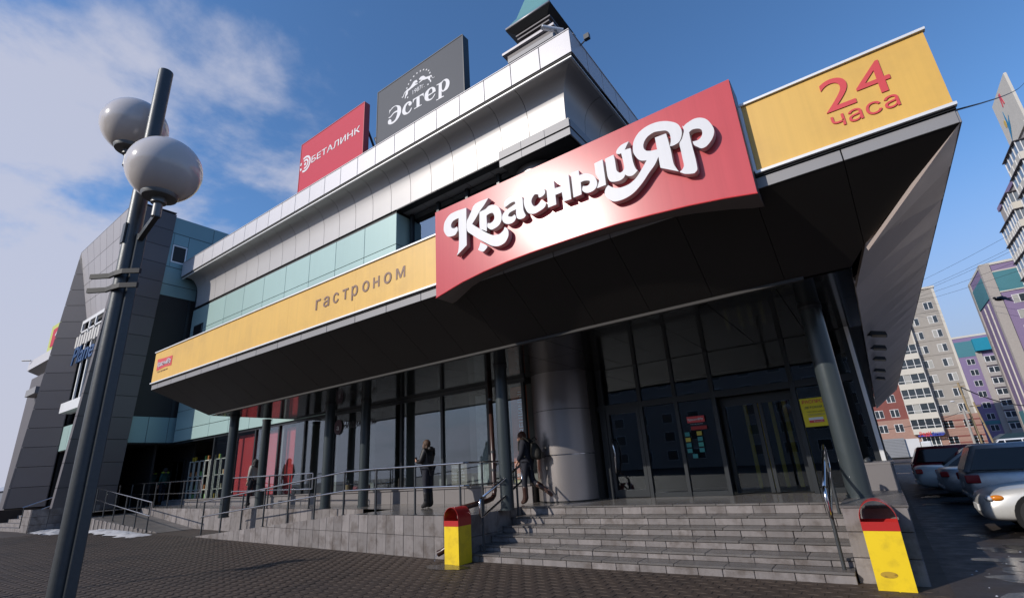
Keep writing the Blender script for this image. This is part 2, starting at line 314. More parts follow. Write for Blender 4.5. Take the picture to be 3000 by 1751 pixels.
SIGN_LETTERS = {
 'k1': [(-5.11,6.14),(-5.12,5.86),(-5.13,5.40),(-5.37,5.27),(-5.33,5.35),(-5.31,5.49),(-5.30,5.70),(-5.31,5.78),(-5.30,6.00),(-5.36,6.00),(-5.43,5.99),(-5.47,5.96),(-5.49,5.92),(-5.48,5.87),(-5.44,5.84),(-5.40,5.83),(-5.36,5.84),(-5.34,5.83),(-5.33,5.80),(-5.33,5.76),(-5.36,5.72),(-5.40,5.69),(-5.46,5.69),(-5.53,5.70),(-5.59,5.73),(-5.64,5.80),(-5.67,5.87),(-5.67,5.95),(-5.65,6.03),(-5.59,6.10),(-5.51,6.15),(-5.42,6.16),(-5.32,6.16),(-5.22,6.15)],
 'k2': [(-4.60,6.14),(-4.90,6.14),(-5.00,6.02),(-5.06,5.93),(-5.11,5.86),(-5.11,5.68),(-5.01,5.57),(-4.86,5.43),(-4.71,5.31),(-4.61,5.23),(-4.54,5.19),(-4.45,5.16),(-4.37,5.16),(-4.30,5.18),(-4.25,5.23),(-4.22,5.29),(-4.22,5.37),(-4.25,5.43),(-4.29,5.46),(-4.31,5.42),(-4.35,5.39),(-4.41,5.37),(-4.48,5.38),(-4.55,5.40),(-4.64,5.46),(-4.75,5.55),(-4.85,5.64),(-4.92,5.70),(-4.99,5.77),(-4.91,5.84),(-4.81,5.95),(-4.70,6.04)],
 'r1': [(-4.81,5.94),(-4.67,5.95),(-4.61,5.98),(-4.54,5.98),(-4.47,5.95),(-4.40,5.89),(-4.36,5.82),(-4.34,5.73),(-4.34,5.64),(-4.37,5.57),(-4.42,5.53),(-4.50,5.51),(-4.57,5.51),(-4.62,5.55),(-4.65,5.59),(-4.65,5.64),(-4.63,5.66),(-4.59,5.64),(-4.54,5.65),(-4.50,5.68),(-4.49,5.73),(-4.50,5.78),(-4.53,5.82),(-4.59,5.83),(-4.64,5.82),(-4.66,5.80),(-4.66,5.66),(-4.67,5.51),(-4.75,5.57),(-4.82,5.63)],
 'r1t': [(-4.82,5.35),(-4.75,5.30),(-4.68,5.24),(-4.68,5.21),(-4.72,5.18),(-4.77,5.16),(-4.83,5.19),(-4.88,5.23),(-4.85,5.28)],
 'a': [(-4.26,5.82),(-4.27,5.88),(-4.25,5.94),(-4.19,5.97),(-4.11,5.98),(-4.02,5.97),(-3.95,5.94),(-3.90,5.89),(-3.89,5.84),(-3.89,5.73),(-3.89,5.64),(-3.87,5.57),(-3.85,5.52),(-3.89,5.49),(-3.95,5.49),(-4.00,5.51),(-4.03,5.55),(-4.04,5.63),(-4.03,5.70),(-4.09,5.70),(-4.16,5.69),(-4.20,5.66),(-4.20,5.63),(-4.16,5.61),(-4.12,5.60),(-4.07,5.62),(-4.05,5.58),(-4.05,5.54),(-4.08,5.50),(-4.14,5.48),(-4.21,5.49),(-4.28,5.53),(-4.32,5.59),(-4.33,5.66),(-4.30,5.72),(-4.24,5.76),(-4.16,5.78),(-4.04,5.81),(-4.04,5.84),(-4.07,5.86),(-4.13,5.86),(-4.20,5.84)],
 's': [(-3.45,5.60),(-3.47,5.55),(-3.51,5.52),(-3.59,5.50),(-3.67,5.49),(-3.75,5.51),(-3.81,5.56),(-3.85,5.65),(-3.87,5.75),(-3.86,5.84),(-3.82,5.91),(-3.75,5.96),(-3.67,5.97),(-3.58,5.96),(-3.50,5.91),(-3.46,5.86),(-3.45,5.80),(-3.47,5.76),(-3.52,5.74),(-3.57,5.74),(-3.58,5.77),(-3.58,5.80),(-3.61,5.82),(-3.65,5.83),(-3.69,5.80),(-3.72,5.75),(-3.72,5.70),(-3.70,5.65),(-3.67,5.62),(-3.62,5.62),(-3.57,5.65),(-3.53,5.68),(-3.49,5.64)],
 'n': [(-3.42,5.95),(-3.27,5.93),(-3.27,5.79),(-3.15,5.78),(-3.15,5.94),(-3.00,5.93),(-3.00,5.49),(-3.14,5.50),(-3.15,5.67),(-3.27,5.67),(-3.27,5.50),(-3.42,5.50),(-3.42,5.71)],
 'y1': [(-2.96,5.94),(-2.82,5.93),(-2.82,5.84),(-2.72,5.83),(-2.64,5.78),(-2.58,5.72),(-2.55,5.64),(-2.55,5.56),(-2.59,5.50),(-2.66,5.48),(-2.73,5.49),(-2.78,5.53),(-2.80,5.57),(-2.79,5.61),(-2.78,5.63),(-2.73,5.61),(-2.69,5.61),(-2.66,5.64),(-2.66,5.67),(-2.69,5.69),(-2.75,5.71),(-2.81,5.71),(-2.82,5.50),(-2.96,5.50),(-2.96,5.73)],
 'y2': [(-2.55,5.93),(-2.41,5.94),(-2.41,5.50),(-2.56,5.50),(-2.53,5.56),(-2.51,5.63),(-2.55,5.74),(-2.55,5.83)],
 'j': [(-2.37,5.93),(-2.23,5.94),(-2.22,5.84),(-2.22,5.68),(-2.20,5.63),(-2.17,5.60),(-2.13,5.61),(-2.10,5.65),(-2.10,5.77),(-2.11,5.91),(-2.14,5.91),(-2.18,5.93),(-2.18,5.97),(-2.15,6.01),(-2.10,6.04),(-2.04,6.05),(-1.97,6.05),(-2.01,6.00),(-2.05,5.94),(-1.96,5.93),(-1.96,5.76),(-1.95,5.64),(-1.93,5.56),(-1.91,5.53),(-1.95,5.50),(-2.00,5.48),(-2.06,5.50),(-2.10,5.54),(-2.13,5.50),(-2.19,5.48),(-2.26,5.49),(-2.33,5.52),(-2.36,5.58),(-2.37,5.65),(-2.37,5.79)],
 'ya': [(-2.38,5.48),(-2.31,5.41),(-2.23,5.37),(-2.14,5.36),(-2.05,5.37),(-1.95,5.42),(-1.86,5.51),(-1.80,5.58),(-1.76,5.63),(-1.82,5.65),(-1.87,5.69),(-1.91,5.77),(-1.93,5.85),(-1.92,5.95),(-1.89,6.03),(-1.82,6.11),(-1.74,6.15),(-1.64,6.17),(-1.52,6.16),(-1.41,6.12),(-1.32,6.06),(-1.26,6.00),(-1.23,5.93),(-1.22,5.85),(-1.24,5.77),(-1.28,5.71),(-1.34,5.69),(-1.38,5.69),(-1.41,5.70),(-1.39,5.76),(-1.38,5.82),(-1.38,5.87),(-1.39,5.92),(-1.43,5.97),(-1.51,6.00),(-1.59,6.02),(-1.68,6.00),(-1.74,5.95),(-1.77,5.89),(-1.77,5.83),(-1.74,5.78),(-1.68,5.75),(-1.63,5.74),(-1.59,5.73),(-1.59,5.84),(-1.59,5.93),(-1.43,5.92),(-1.42,5.80),(-1.41,5.62),(-1.41,5.46),(-1.40,5.38),(-1.36,5.27),(-1.59,5.43),(-1.59,5.61),(-1.66,5.51),(-1.76,5.42),(-1.87,5.31),(-2.01,5.21),(-2.14,5.17),(-2.27,5.17),(-2.35,5.20),(-2.42,5.28),(-2.45,5.36),(-2.43,5.43)],
 'r2': [(-1.20,5.93),(-1.18,5.91),(-1.16,5.93),(-1.10,5.95),(-1.02,5.96),(-0.94,5.93),(-0.88,5.87),(-0.84,5.78),(-0.82,5.68),(-0.84,5.60),(-0.89,5.53),(-0.96,5.48),(-1.02,5.48),(-1.06,5.52),(-1.10,5.57),(-1.11,5.63),(-1.05,5.62),(-1.00,5.64),(-0.97,5.69),(-0.97,5.75),(-1.01,5.79),(-1.08,5.81),(-1.13,5.79),(-1.13,5.62),(-1.12,5.40),(-1.12,5.24),(-1.13,5.19),(-1.17,5.16),(-1.24,5.18),(-1.30,5.21),(-1.35,5.26),(-1.31,5.28),(-1.28,5.33),(-1.28,5.44),(-1.28,5.57),(-1.28,5.68),(-1.24,5.73),(-1.21,5.79),(-1.19,5.85)],
}
ESTER = {
 'e': [[(-12.38,14.78),(-12.37,15.00),(-12.33,14.96),(-12.20,15.02),(-12.02,15.01),(-11.86,14.93),(-11.75,14.82),(-11.71,14.67),(-11.73,14.51),(-11.83,14.37),(-11.98,14.28),(-12.16,14.25),(-12.34,14.30),(-12.43,14.38),(-12.44,14.50),(-12.37,14.55),(-12.28,14.50),(-12.24,14.41),(-12.25,14.36),(-12.13,14.34),(-12.01,14.40),(-11.93,14.57),(-11.92,14.66),(-12.09,14.69),(-12.25,14.62),(-12.35,14.60),(-12.43,14.65),(-12.30,14.66),(-12.14,14.74),(-12.01,14.75),(-11.92,14.73),(-11.92,14.85),(-11.99,14.96),(-12.12,14.99),(-12.28,14.93),(-12.34,14.88)]],
 's': [[(-11.13,14.42),(-11.20,14.31),(-11.33,14.27),(-11.50,14.30),(-11.60,14.38),(-11.65,14.49),(-11.63,14.62),(-11.53,14.76),(-11.38,14.81),(-11.23,14.78),(-11.14,14.67),(-11.16,14.58),(-11.23,14.57),(-11.30,14.62),(-11.32,14.68),(-11.28,14.71),(-11.35,14.74),(-11.45,14.66),(-11.48,14.52),(-11.45,14.40),(-11.35,14.32),(-11.23,14.37),(-11.17,14.45)]],
 't': [[(-11.08,14.59),(-11.08,14.77),(-10.52,14.76),(-10.52,14.57),(-10.58,14.68),(-10.73,14.72),(-10.73,14.31),(-10.63,14.31),(-10.63,14.27),(-11.01,14.29),(-11.01,14.33),(-10.89,14.32),(-10.89,14.72),(-11.01,14.71)]],
 'ye': [[(-9.94,14.40),(-10.00,14.31),(-10.14,14.24),(-10.32,14.28),(-10.44,14.38),(-10.48,14.52),(-10.45,14.69),(-10.32,14.78),(-10.15,14.79),(-10.02,14.73),(-9.94,14.62),(-9.92,14.49),(-10.29,14.48),(-10.28,14.38),(-10.22,14.31),(-10.09,14.30),(-9.98,14.40)],[(-10.29,14.54),(-10.26,14.68),(-10.18,14.74),(-10.11,14.72),(-10.08,14.62),(-10.09,14.53)]],
 'r': [[(-9.88,14.74),(-9.63,14.73),(-9.61,14.74),(-9.49,14.76),(-9.36,14.71),(-9.27,14.58),(-9.26,14.43),(-9.33,14.29),(-9.46,14.25),(-9.59,14.27),(-9.64,14.33),(-9.64,14.10),(-9.53,14.07),(-9.53,14.04),(-9.90,14.06),(-9.90,14.10),(-9.79,14.09),(-9.77,14.69),(-9.88,14.71)],[(-9.62,14.40),(-9.62,14.66),(-9.52,14.73),(-9.44,14.64),(-9.43,14.51),(-9.48,14.38),(-9.56,14.31)]],
 'tig1': [[(-11.70,15.22),(-11.65,15.16),(-11.59,15.18),(-11.52,15.30),(-11.46,15.33),(-11.50,15.17),(-11.52,15.06),(-11.48,15.04),(-11.45,15.12),(-11.36,15.18),(-11.34,15.30),(-11.19,15.32),(-11.09,15.33),(-11.01,15.34),(-10.94,15.35),(-10.83,15.34),(-10.84,15.38),(-10.94,15.41),(-10.96,15.47),(-10.85,15.42),(-10.84,15.47),(-10.89,15.57),(-10.96,15.58),(-11.04,15.58),(-11.11,15.52),(-11.19,15.45),(-11.29,15.40),(-11.39,15.41),(-11.46,15.38),(-11.55,15.33),(-11.61,15.22),(-11.66,15.21)]],
 'tig2': [[(-10.74,15.47),(-10.76,15.53),(-10.69,15.57),(-10.60,15.57),(-10.50,15.52),(-10.41,15.41),(-10.31,15.38),(-10.22,15.35),(-10.16,15.35),(-10.11,15.31),(-10.08,15.20),(-10.01,15.15),(-9.95,15.17),(-9.93,15.21),(-9.95,15.15),(-10.02,15.14),(-10.09,15.19),(-10.14,15.29),(-10.17,15.28),(-10.20,15.19),(-10.14,15.10),(-10.15,15.02),(-10.19,15.06),(-10.21,15.13),(-10.28,15.22),(-10.31,15.28),(-10.45,15.32),(-10.57,15.36),(-10.65,15.35),(-10.78,15.35),(-10.76,15.38),(-10.67,15.41),(-10.62,15.41),(-10.69,15.45)]],
}
STARS= [(-11.41, 15.48), (-11.32, 15.62), (-11.2, 15.73), (-11.04, 15.82), (-10.87, 15.87), (-10.69, 15.86), (-10.52, 15.82), (-10.37, 15.73), (-10.26, 15.62), (-10.2, 15.48), (-11.36, 15.02), (-10.3, 15.01)]
# ================================================================== SETTING
def struct(o): return tag(o, kind='structure')
# ground sheet
m = MB(); xs = [-900, -120, -60, -45] + [-29 + 1.5 * i for i in range(15)] + [-8, 0.2, 40, 900]; ys = [-900, -60, 4, 14, 60, 900]
for i in range(len(xs) - 1):
    for j in range(len(ys) - 1):
        a, b, c, d = xs[i], xs[i + 1], ys[j], ys[j + 1]
        m.quad((a, c, gz(a) - .006), (b, c, gz(b) - .006), (b, d, gz(b) - .006), (a, d, gz(a) - .006))
ground = struct(m.build('ground', MAT('trodden_plaza', (0.062, 0.045, 0.035), 0.7, 0, .4, 0.3, 1.5, bump=0.5, bscale=30, rvar=0.2, dirt=(0.03, 0.024, 0.021), dscale=.7, damt=.5), fix=False))
m = MB()
for (a, b, c, d) in ((0.25, 60, -3, 14), (0.25, 60, 14, 118)): m.quad((a, c, -.004), (b, c, -.004), (b, d, -.004), (a, d, -.004))
lot = struct(m.build('parking_lot', asphalt, fix=False))
# meltwater films lying on the asphalt
water = MAT('meltwater_film', (0.030, 0.026, 0.025), 0.20, 0, 0.5, .3, 3, bump=.12, bscale=25)
rp = random.Random(3); m = MB()
for i in range(34):
    x, y = (rp.uniform(0.6, 2.6), rp.uniform(7.6, 14)) if i < 20 else (rp.uniform(.5, 3), rp.uniform(14, 40)); rx = rp.uniform(.12, .45); ry = rx * rp.uniform(.5, 1.0)
    ph = [rp.uniform(0, 6.28) for q in range(4)]; n = 36; pts = []
    for q in range(n):
        t_ = 6.283 * q / n; rr = 1 + .28 * math.sin(2 * t_ + ph[0]) + .20 * math.sin(3 * t_ + ph[1]) + .12 * math.sin(5 * t_ + ph[2]) + .06 * math.sin(9 * t_ + ph[3])
        pts.append((x + rx * rr * math.cos(t_), y + ry * rr * math.sin(t_), -.0015 + .0001 * i))
    m.add(pts, [tuple(range(n))])
struct(m.build('meltwater', water, fix=False))
m = MB()
for i in range(40):
    x = rp.uniform(0.45, 2.2); y = rp.uniform(7.6, 11.0); s = rp.uniform(.004, .014); n = 7
    m.add([(x + s * (.6 + rp.random()) * math.cos(6.283 * q / n), y + .7 * s * (.6 + rp.random()) * math.sin(6.283 * q / n), -.003) for q in range(n)] + [(x, y, s * .6)], [(q, (q + 1) % n, n) for q in range(n)])
tag(m.build('ice_crumbs', MAT('ice', (.45, .46, .50), .3)), 'small crumbs of dirty ice scattered on the wet asphalt', 'ice', kind='stuff')

# pavers: fish-scale blocks, each with joints; the nearest are objects, the rest one mesh
PW, PL = 0.24, 0.17
def paver_shape(w, l):
    w2 = w / 2 - .007; pts = []
    for q in range(7): a = math.pi * q / 6; pts.append((w2 * math.cos(a), l * .30 + (l * .42) * math.sin(a)))
    for q in range(1, 6): a = math.pi * (1 - q / 6); pts.append((w2 * math.cos(a), -l * .62 + (l * .42) * math.sin(a)))
    return [(w2, -l * .62 + .004), (w2, l * .3)] and ([(w2, -l * .58)] + pts[:7] + [(-w2, -l * .58)] + pts[7:])
PS = paver_shape(PW, PL)
def paver_mb(cx, cy, cz):
    n = len(PS); mb = MB()
    top = [(cx + x * .97, cy + y * .97, cz) for x, y in PS]; mid = [(cx + x, cy + y, cz - .0025) for x, y in PS]; low = [(cx + x, cy + y, cz - .035) for x, y in PS]
    mb.add(top + mid + low, [tuple(range(n))] + [(i, n + i, n + (i + 1) % n, (i + 1) % n) for i in range(n)] + [(n + i, 2 * n + i, 2 * n + (i + 1) % n, n + (i + 1) % n) for i in range(n)])
    return mb
me0 = None; cells = []; j = 0; y = -1.9
while y < 8.02:
    x = -27.12 + (PW / 2 if j % 2 else 0)
    while x < 0.15:
        # inside what the plaza shows: in front of the steps and walls
        if y > 7.6 + 0.375 * x - 0.25 and not (x < -20.5 and y > 7.9 + (x + 21) * .16): cells.append((math.hypot(x, y), x, y))
        x += PW
    y += PL; j += 1
cells.sort(); rp = random.Random(11)
mbx = MB()
for k, (d, x, y) in enumerate(cells):
    z = gz(x) + rp.uniform(-.0015, .0015)
    if k < 300:
        if me0 is None:
            o = paver_mb(0, 0, 0).build('paver', paver); me0 = o.data
        else: o = bpy.data.objects.new('paver', me0); COL.objects.link(o)
        o.parent = ground; o.location = (x, y, z); o.rotation_euler = (rp.uniform(-.006, .006), rp.uniform(-.006, .006), rp.uniform(-.015, .015))
    else:
        q = paver_mb(x, y, z); mbx.add(q.v, q.f)
o = mbx.build('pavers', paver, ground, fix=False); tag(o, kind='stuff')
print('pavers', len(cells))

# terrace -------------------------------------------------------------
m = MB()
def lquad(x0, x1, y0, y1, n=6):
    for i in range(n):
        a = x0 + (x1 - x0) * i / n; b = x0 + (x1 - x0) * (i + 1) / n
        m.quad((a, y0, lz(a)), (b, y0, lz(b)), (b, y1, lz(b)), (a, y1, lz(a)))
lquad(-7.0, 0.0, 9.94, 12.0, 1); lquad(-10.6, -7.0, 8.13, 12.0, 1); lquad(-34, -10.6, 9.4, 12.0, 10); lquad(-28.35, -26.5, 7.2, 9.4, 1)
m.box(-7.0, 0.0, 9.98, 12, 0, .6)
terrace = struct(m.build('terrace', landing_m, fix=False))
# cladding slabs of the terrace edge, one object each
def clad(name, x0, x1, zb, zt, y, mat=stone, th=.03):
    """zb, zt: (left,right) heights; a slab facing -Y"""
    g = .004
    p = [(x0 + g, y, zb[0] + g), (x1 - g, y, zb[1] + g), (x1 - g, y, zt[1] - g), (x0 + g, y, zt[0] - g)]
    if p[2][2] - p[1][2] < .02 and p[3][2] - p[0][2] < .02: return
    mb = MB(); mb.prism(p, (0, th, 0)); return mb.build(name, mat, terrace, bevel=.003)
def top_of(x):                                            # crest of the two ramps and the level part
    if x > -10.6: return lz(x)
    if x > -18.4: return gz(-18.4) + (lz(-10.6) - gz(-18.4)) * (x + 18.4) / 7.8 + .02
    if x > -21.4: return None
    return gz(-21.4) + (lz(-28.3) - gz(-21.4)) * (-21.4 - x) / 6.9 + .02
rp = random.Random(5)
x = -7.02
while x > -28.2:
    w_ = rp.uniform(.27, .33); a = x - w_
    ta, tb = top_of(a), top_of(x)
    if ta is not None and tb is not None:
        yy = 8.13 if x > -19 else 8.17 - (-21.4 - x) * .14
        ga, gb = gz(a) - .03, gz(x) - .03; mid = .40
        ma, mbq = min(ga + .03 + mid, ta), min(gb + .03 + mid, tb)
        clad('stone_slab', a, x, (ga, gb), (ma, mbq), yy - rp.uniform(0, .004))
        clad('stone_slab', a, x, (ma, mbq), (ta, tb), yy - rp.uniform(0, .004))
    x = a
m = MB()                                                   # bodies of the ramps, with the wall behind them
def ramp(x0, x1, y0f, y1, n=8):
    for i in range(n):
        a = x0 + (x1 - x0) * i / n; b = x0 + (x1 - x0) * (i + 1) / n
        ya = y0f(a); yb = y0f(b); za = top_of(a - 1e-6 if x1 < x0 else a + 1e-6) - .02; zb = top_of(b + 1e-6 if x1 < x0 else b - 1e-6) - .02
        m.quad((a, ya, za), (b, yb, zb), (b, y1, zb), (a, y1, za))
        m.quad((a, ya, -.1), (b, yb, -.1), (b, yb, zb), (a, ya, za))
ramp(-10.6, -18.4, lambda x: 8.15, 9.42); ramp(-21.4, -28.3, lambda x: 8.19 - (-21.4 - x) * .14, 9.42)
struct(m.build('ramp', MAT('ramp_surface', (.15, .135, .125), .45, 0, .4, .25, 3, rvar=.15, bump=.2), fix=False))
x = -10.6
while x > -28.0:                                           # slabs of the wall between ramp and landing
    w_ = rp.uniform(.34, .42); a = x - w_
    za = top_of(a) if top_of(a) is not None else gz(a); zb = top_of(x) if top_of(x) is not None else gz(x)
    if lz(x) - zb > .06: clad('stone_slab', a, x, (za - .03, zb - .03), (lz(a), lz(x)), 9.39 - rp.uniform(0, .004))
    x = a
# steps
steps_root = struct(MB().box(-6.95, -.66, 9.6, 9.95, 0, .5).build('entrance_steps', joint_m))
SY = [8.1, 8.42, 8.79, 9.2, 9.55, 9.94]; SZ = [0, .128, .238, .366, .492, .635, .80]
for k in range(6):
    y0, z0, z1 = SY[k], SZ[k] - (.03 if k == 0 else 0), SZ[k + 1]
    x = -6.95 + rp.uniform(-.2, 0)
    while x < -.66:
        b = min(x + rp.uniform(.34, .52), -.655); a = max(x, -6.95)
        if -.655 - b < .12: b = -.655
        slab('riser_slab', stone, steps_root, ((a + b) / 2, y0 + .015 + rp.uniform(-.003, .003), (z0 + z1 - .035) / 2), (b - a - .008, .03, z1 - .035 - z0), .005)
        x = b
        if b >= -.656: break
    x = -6.95; y1 = SY[k + 1] + .01 if k < 5 else y0 + .42
    while x < -.66:
        b = min(x + rp.uniform(.55, .8), -.655)
        if -.655 - b < .2: b = -.655
        slab('tread_slab', tread, steps_root, ((x + b) / 2, (y0 - .018 + y1) / 2, z1 - .0165 + rp.uniform(-.0015, .0015)), (b - x - .006, y1 - y0 + .018, .032), .006)
        x = b
        if b >= -.656: break
    m = MB().box(-6.95, -.66, y0 + .032, 9.97, max(SZ[k] - .05, 0), z1 - .034); m.build('step_core', joint_m, steps_root)
for i in range(4):                                        # cheek wall of the steps
    for j, (za, zb) in enumerate(((0, .4), (.4, .8))):
        slab('stone_slab', stone, terrace, (-6.985, 8.36 + .46 * i, (za + zb) / 2), (.03, .45, zb - za - .008))
# pier beside the steps
pier = struct(MB().box(-.62, .04, 8.24, 10.88, 0, .86).build('stone_pier', joint_m))
for (za, zb) in ((-.02, .28), (.28, .58), (.58, .86)):
    slab('stone_slab', stone, pier, (-.29, 8.225, (za + zb) / 2), (.70, .03, zb - za - .008))
    for j in range(4): slab('stone_slab', stone, pier, (.055, 8.56 + .66 * j, (za + zb) / 2), (.03, .65, zb - za - .008))
for j in range(3): slab('capping_slab', tread, pier, (-.29, 8.68 + .9 * j, .875), (.74, .89, .03))
bw = struct(MB().box(-.34, .05, 10.92, 32, 0, 1.30).build('side_parapet', stone))
for j in range(12): slab('stone_slab', lowwall, bw, (.06, 11.8 + 1.7 * j, .66), (.02, 1.69, 1.26))
slab('stone_slab', lowwall, bw, (-.145, 10.905, .66), (.39, .03, 1.28)); slab('capping_slab', lowwall, bw, (-.145, 21.4, 1.32), (.46, 21.0, .04))
tag(MB().tube([(-.3, 11.05, 1.36), (-.3, 12.2, 1.36), (-.05, 12.6, 1.40), (.0, 13.5, 1.39)], .05).build('black_hose', post_paint, smooth=True), 'black hose lying along the top of the side parapet', 'hose')

# ================================================================== SHOPPING CENTRE
B = thing('shopping_centre', (-14, 11.0, .8), 'long grey and mint shopping centre with a silver coved cornice and deep dark canopy', 'shopping centre')
core = MB().box(-28.4, -12.42, 10.97, 32, 3.95, 13.0).box(-12.42, -5.28, 11.6, 32, 3.95, 13.0).build('wall', ink, B)
# cornice: panels 1.03 m wide from the corner
CX, CY = -4.40, 10.08
cornice = MB().box(-28.4, CX - .03, CY + .03, 13, 12.40, 13.21).box(CX - 3, CX - .03, 12, 34, 12.40, 13.21).build('cornice', black, B)
k = 0; x = CX
while x > -28.4:
    a = max(x - 1.03, -28.42)
    slab('cornice_panel', alu, cornice, ((a + x) / 2, CY + .015, 12.845), (x - a - .022, .03, .79)); x = a
y = CY + .03
for k in range(20):
    slab('cornice_panel', alu, cornice, (CX - .015, y + .5, 12.845), (.03, 1.0, .79)); y += 1.03
slab('coping', alu, cornice, ((CX - 28.4) / 2, CY + .2, 13.255), (24.0, .44, .03)); slab('coping', alu, cornice, (CX - .2, 22, 13.257), (.44, 23.4, .03))
lip = MB().box(-28.4, CX - .055, 10.135, 10.2, 12.34, 12.385).box(CX - .12, CX - .055, 10.2, 34, 12.34, 12.385).build('cove_lip', trim_white, cornice)
# cove profile (distance in from the lip, height)
CP = [(0, 12.36), (.16, 12.375), (.32, 12.345), (.46, 12.27), (.58, 12.14), (.67, 11.96), (.72, 11.75), (.74, 11.45), (.745, 11.15), (.745, 10.83)]
cove = MB().box(-28.4, -5.28, 10.935, 11.2, 10.80, 12.2).box(-5.6, -5.23, 11.2, 34, 10.8, 12.2).build('cove', black, B)
me_c = None
def cove_strip(mb, w0, w1, th=.02):                        # local: x along, y depth, z height
    n = len(CP); f = [(w0, d, z) for d, z in CP] + [(w1, d, z) for d, z in CP]
    bk = [(w0, d + .02, z + (.02 if d < .5 else 0)) for d, z in CP] + [(w1, d + .02, z + (.02 if d < .5 else 0)) for d, z in CP]
    mb.add(f + bk, [(i, i + 1, n + i + 1, n + i) for i in range(n - 1)] + [(2 * n + i, 2 * n + n + i, 2 * n + n + i + 1, 2 * n + i + 1) for i in range(n - 1)]
           + [(i, 2 * n + i, 2 * n + i + 1, i + 1) for i in range(n - 1)] + [(n + i, n + i + 1, 3 * n + i + 1, 3 * n + i) for i in range(n - 1)])
for k in range(1, 23):
    if me_c is None:
        mb = MB(); cove_strip(mb, -.506, .506); o = mb.build('cove_panel', alu_cove); me_c = o.data; me_c.shade_smooth(); me_c.set_sharp_from_angle(angle=R(40))
    else: o = bpy.data.objects.new('cove_panel', me_c); COL.objects.link(o)
    o.parent = cove; o.location = Vector((CX - 1.03 * k - .515, 10.135, 0)) - ORG[cove]; ORG[o] = ORG[cove]
for k in range(19):
    o = bpy.data.objects.new('cove_panel', me_c); COL.objects.link(o); o.parent = cove
    o.rotation_euler = (0, 0, R(90)); o.location = Vector((CX - .055, CY + 1.03 * (k + 1) + .545, 0)) - ORG[cove]
def mitre(front):
    mb = MB(); vs = []; n = len(CP)
    for d, z in CP: vs.append((-4.455 - d, 10.135 + d, z))
    for d, z in CP: vs.append((CX - 1.04, 10.135 + d, z) if front else (-4.455 - d, CY + 1.07, z))
    mb.add(vs, [(i, i + 1, n + i + 1, n + i) for i in range(n - 1)]); o = mb.build('cove_panel', alu_cove, cove, smooth=40, fix=False)
mitre(True); mitre(False)
# under the cove: soffit boards over the recessed windows
for k in range(7): slab('cove_soffit_panel', fascia_grey, cove, (-12.9 + 1.03 * (k + 1), 11.25, 10.815), (1.01, .72, .02))
# mint wall
gw = MB().box(-28.4, -12.40, 10.93, 10.97, 3.9, 10.78).build('mint_wall', black, B)
seams = [-12.36 - 1.773 * k for k in range(10)]
for k in range(9):
    b, a = seams[k], max(seams[k + 1], -28.42)
    for za, zb in ((6.2, 7.0), (7.0, 9.455), (9.455, 10.70)):
        if k == 8 and za > 8: pass
        slab('mint_panel', mint, gw, ((a + b) / 2, 10.915, (za + zb) / 2), (b - a - .022, .03, zb - za - .022))
    if a < -17:
        for za, zb in ((3.88, 4.45), (4.45, 5.35), (5.35, 6.2)): slab('mint_panel', mint, gw, ((a + b) / 2, 10.915, (za + zb) / 2), (b - a - .022, .03, zb - za - .022))
for za, zb in ((7.0, 9.455), (9.455, 10.70)): slab('mint_panel', mint, gw, (-12.375, 11.24, (za + zb) / 2), (.03, .62, zb - za - .022))
# recessed windows behind the red sign
uw = MB().box(-12.36, -5.3, 11.56, 11.6, 6.0, 10.8).build('window', frame_m, B)
for k in range(5): slab('window_frame', frame_m, uw, (-12.2 + 1.35 * k, 11.50, 8.4), (.12, .10, 4.8))
for k in range(5): slab('pane', glass_w, uw, (-11.53 + 1.35 * k, 11.53, 8.4), (1.2, .02, 4.7))
# small recessed window at the west end of the mint wall
wn = MB().box(-27.9, -26.9, 10.88, 10.899, 8.1, 9.75).build('window', frame_m, B); slab('pane', glass_w, wn, (-27.4, 10.875, 8.93), (.86, .01, 1.5))
# corner column and its capital
colm = MB().lathe([(.80, 0), (.80, .0)], (-6.62, 11.66, .8)).build('corner_drum', black, B) if False else MB().lathe([(.785, 0), (.785, 9.5)], (-6.62, 11.66, .8), 64).build('corner_drum', black, B)
for za, zb in ((.83, 1.86), (1.885, 2.95), (2.965, 4.6), (4.62, 6.4), (6.42, 8.2), (8.22, 10.2)):
    MB().lathe([(.80, za - .8), (.80, zb - .8)], (-6.62, 11.66, .8), 72).build('drum_panel', cyl_metal, colm, smooth=40)
for z in (1.872,): MB().lathe([(.803, z - .8 - .008), (.803, z - .8 + .008)], (-6.62, 11.66, .8), 72).build('bright_joint', steel, colm, smooth=40)
cap = MB().box(-7.30, -5.0, 10.56, 13.0, 10.2, 10.70).build('capital', black, B)
for za, zb, e in ((10.20, 10.43, 0), (10.475, 10.745, .012)):
    for a, b in ((-7.37, -6.55), (-6.55, -5.73), (-5.73, -4.92)): slab('capital_panel', fascia_grey, cap, ((a + b) / 2, 10.51 - e, (za + zb) / 2), (b - a - .006, .04, zb - za))
    slab('capital_panel', fascia_grey, cap, (-4.94 + e, 11.8, (za + zb) / 2), (.04, 2.52, zb - za))
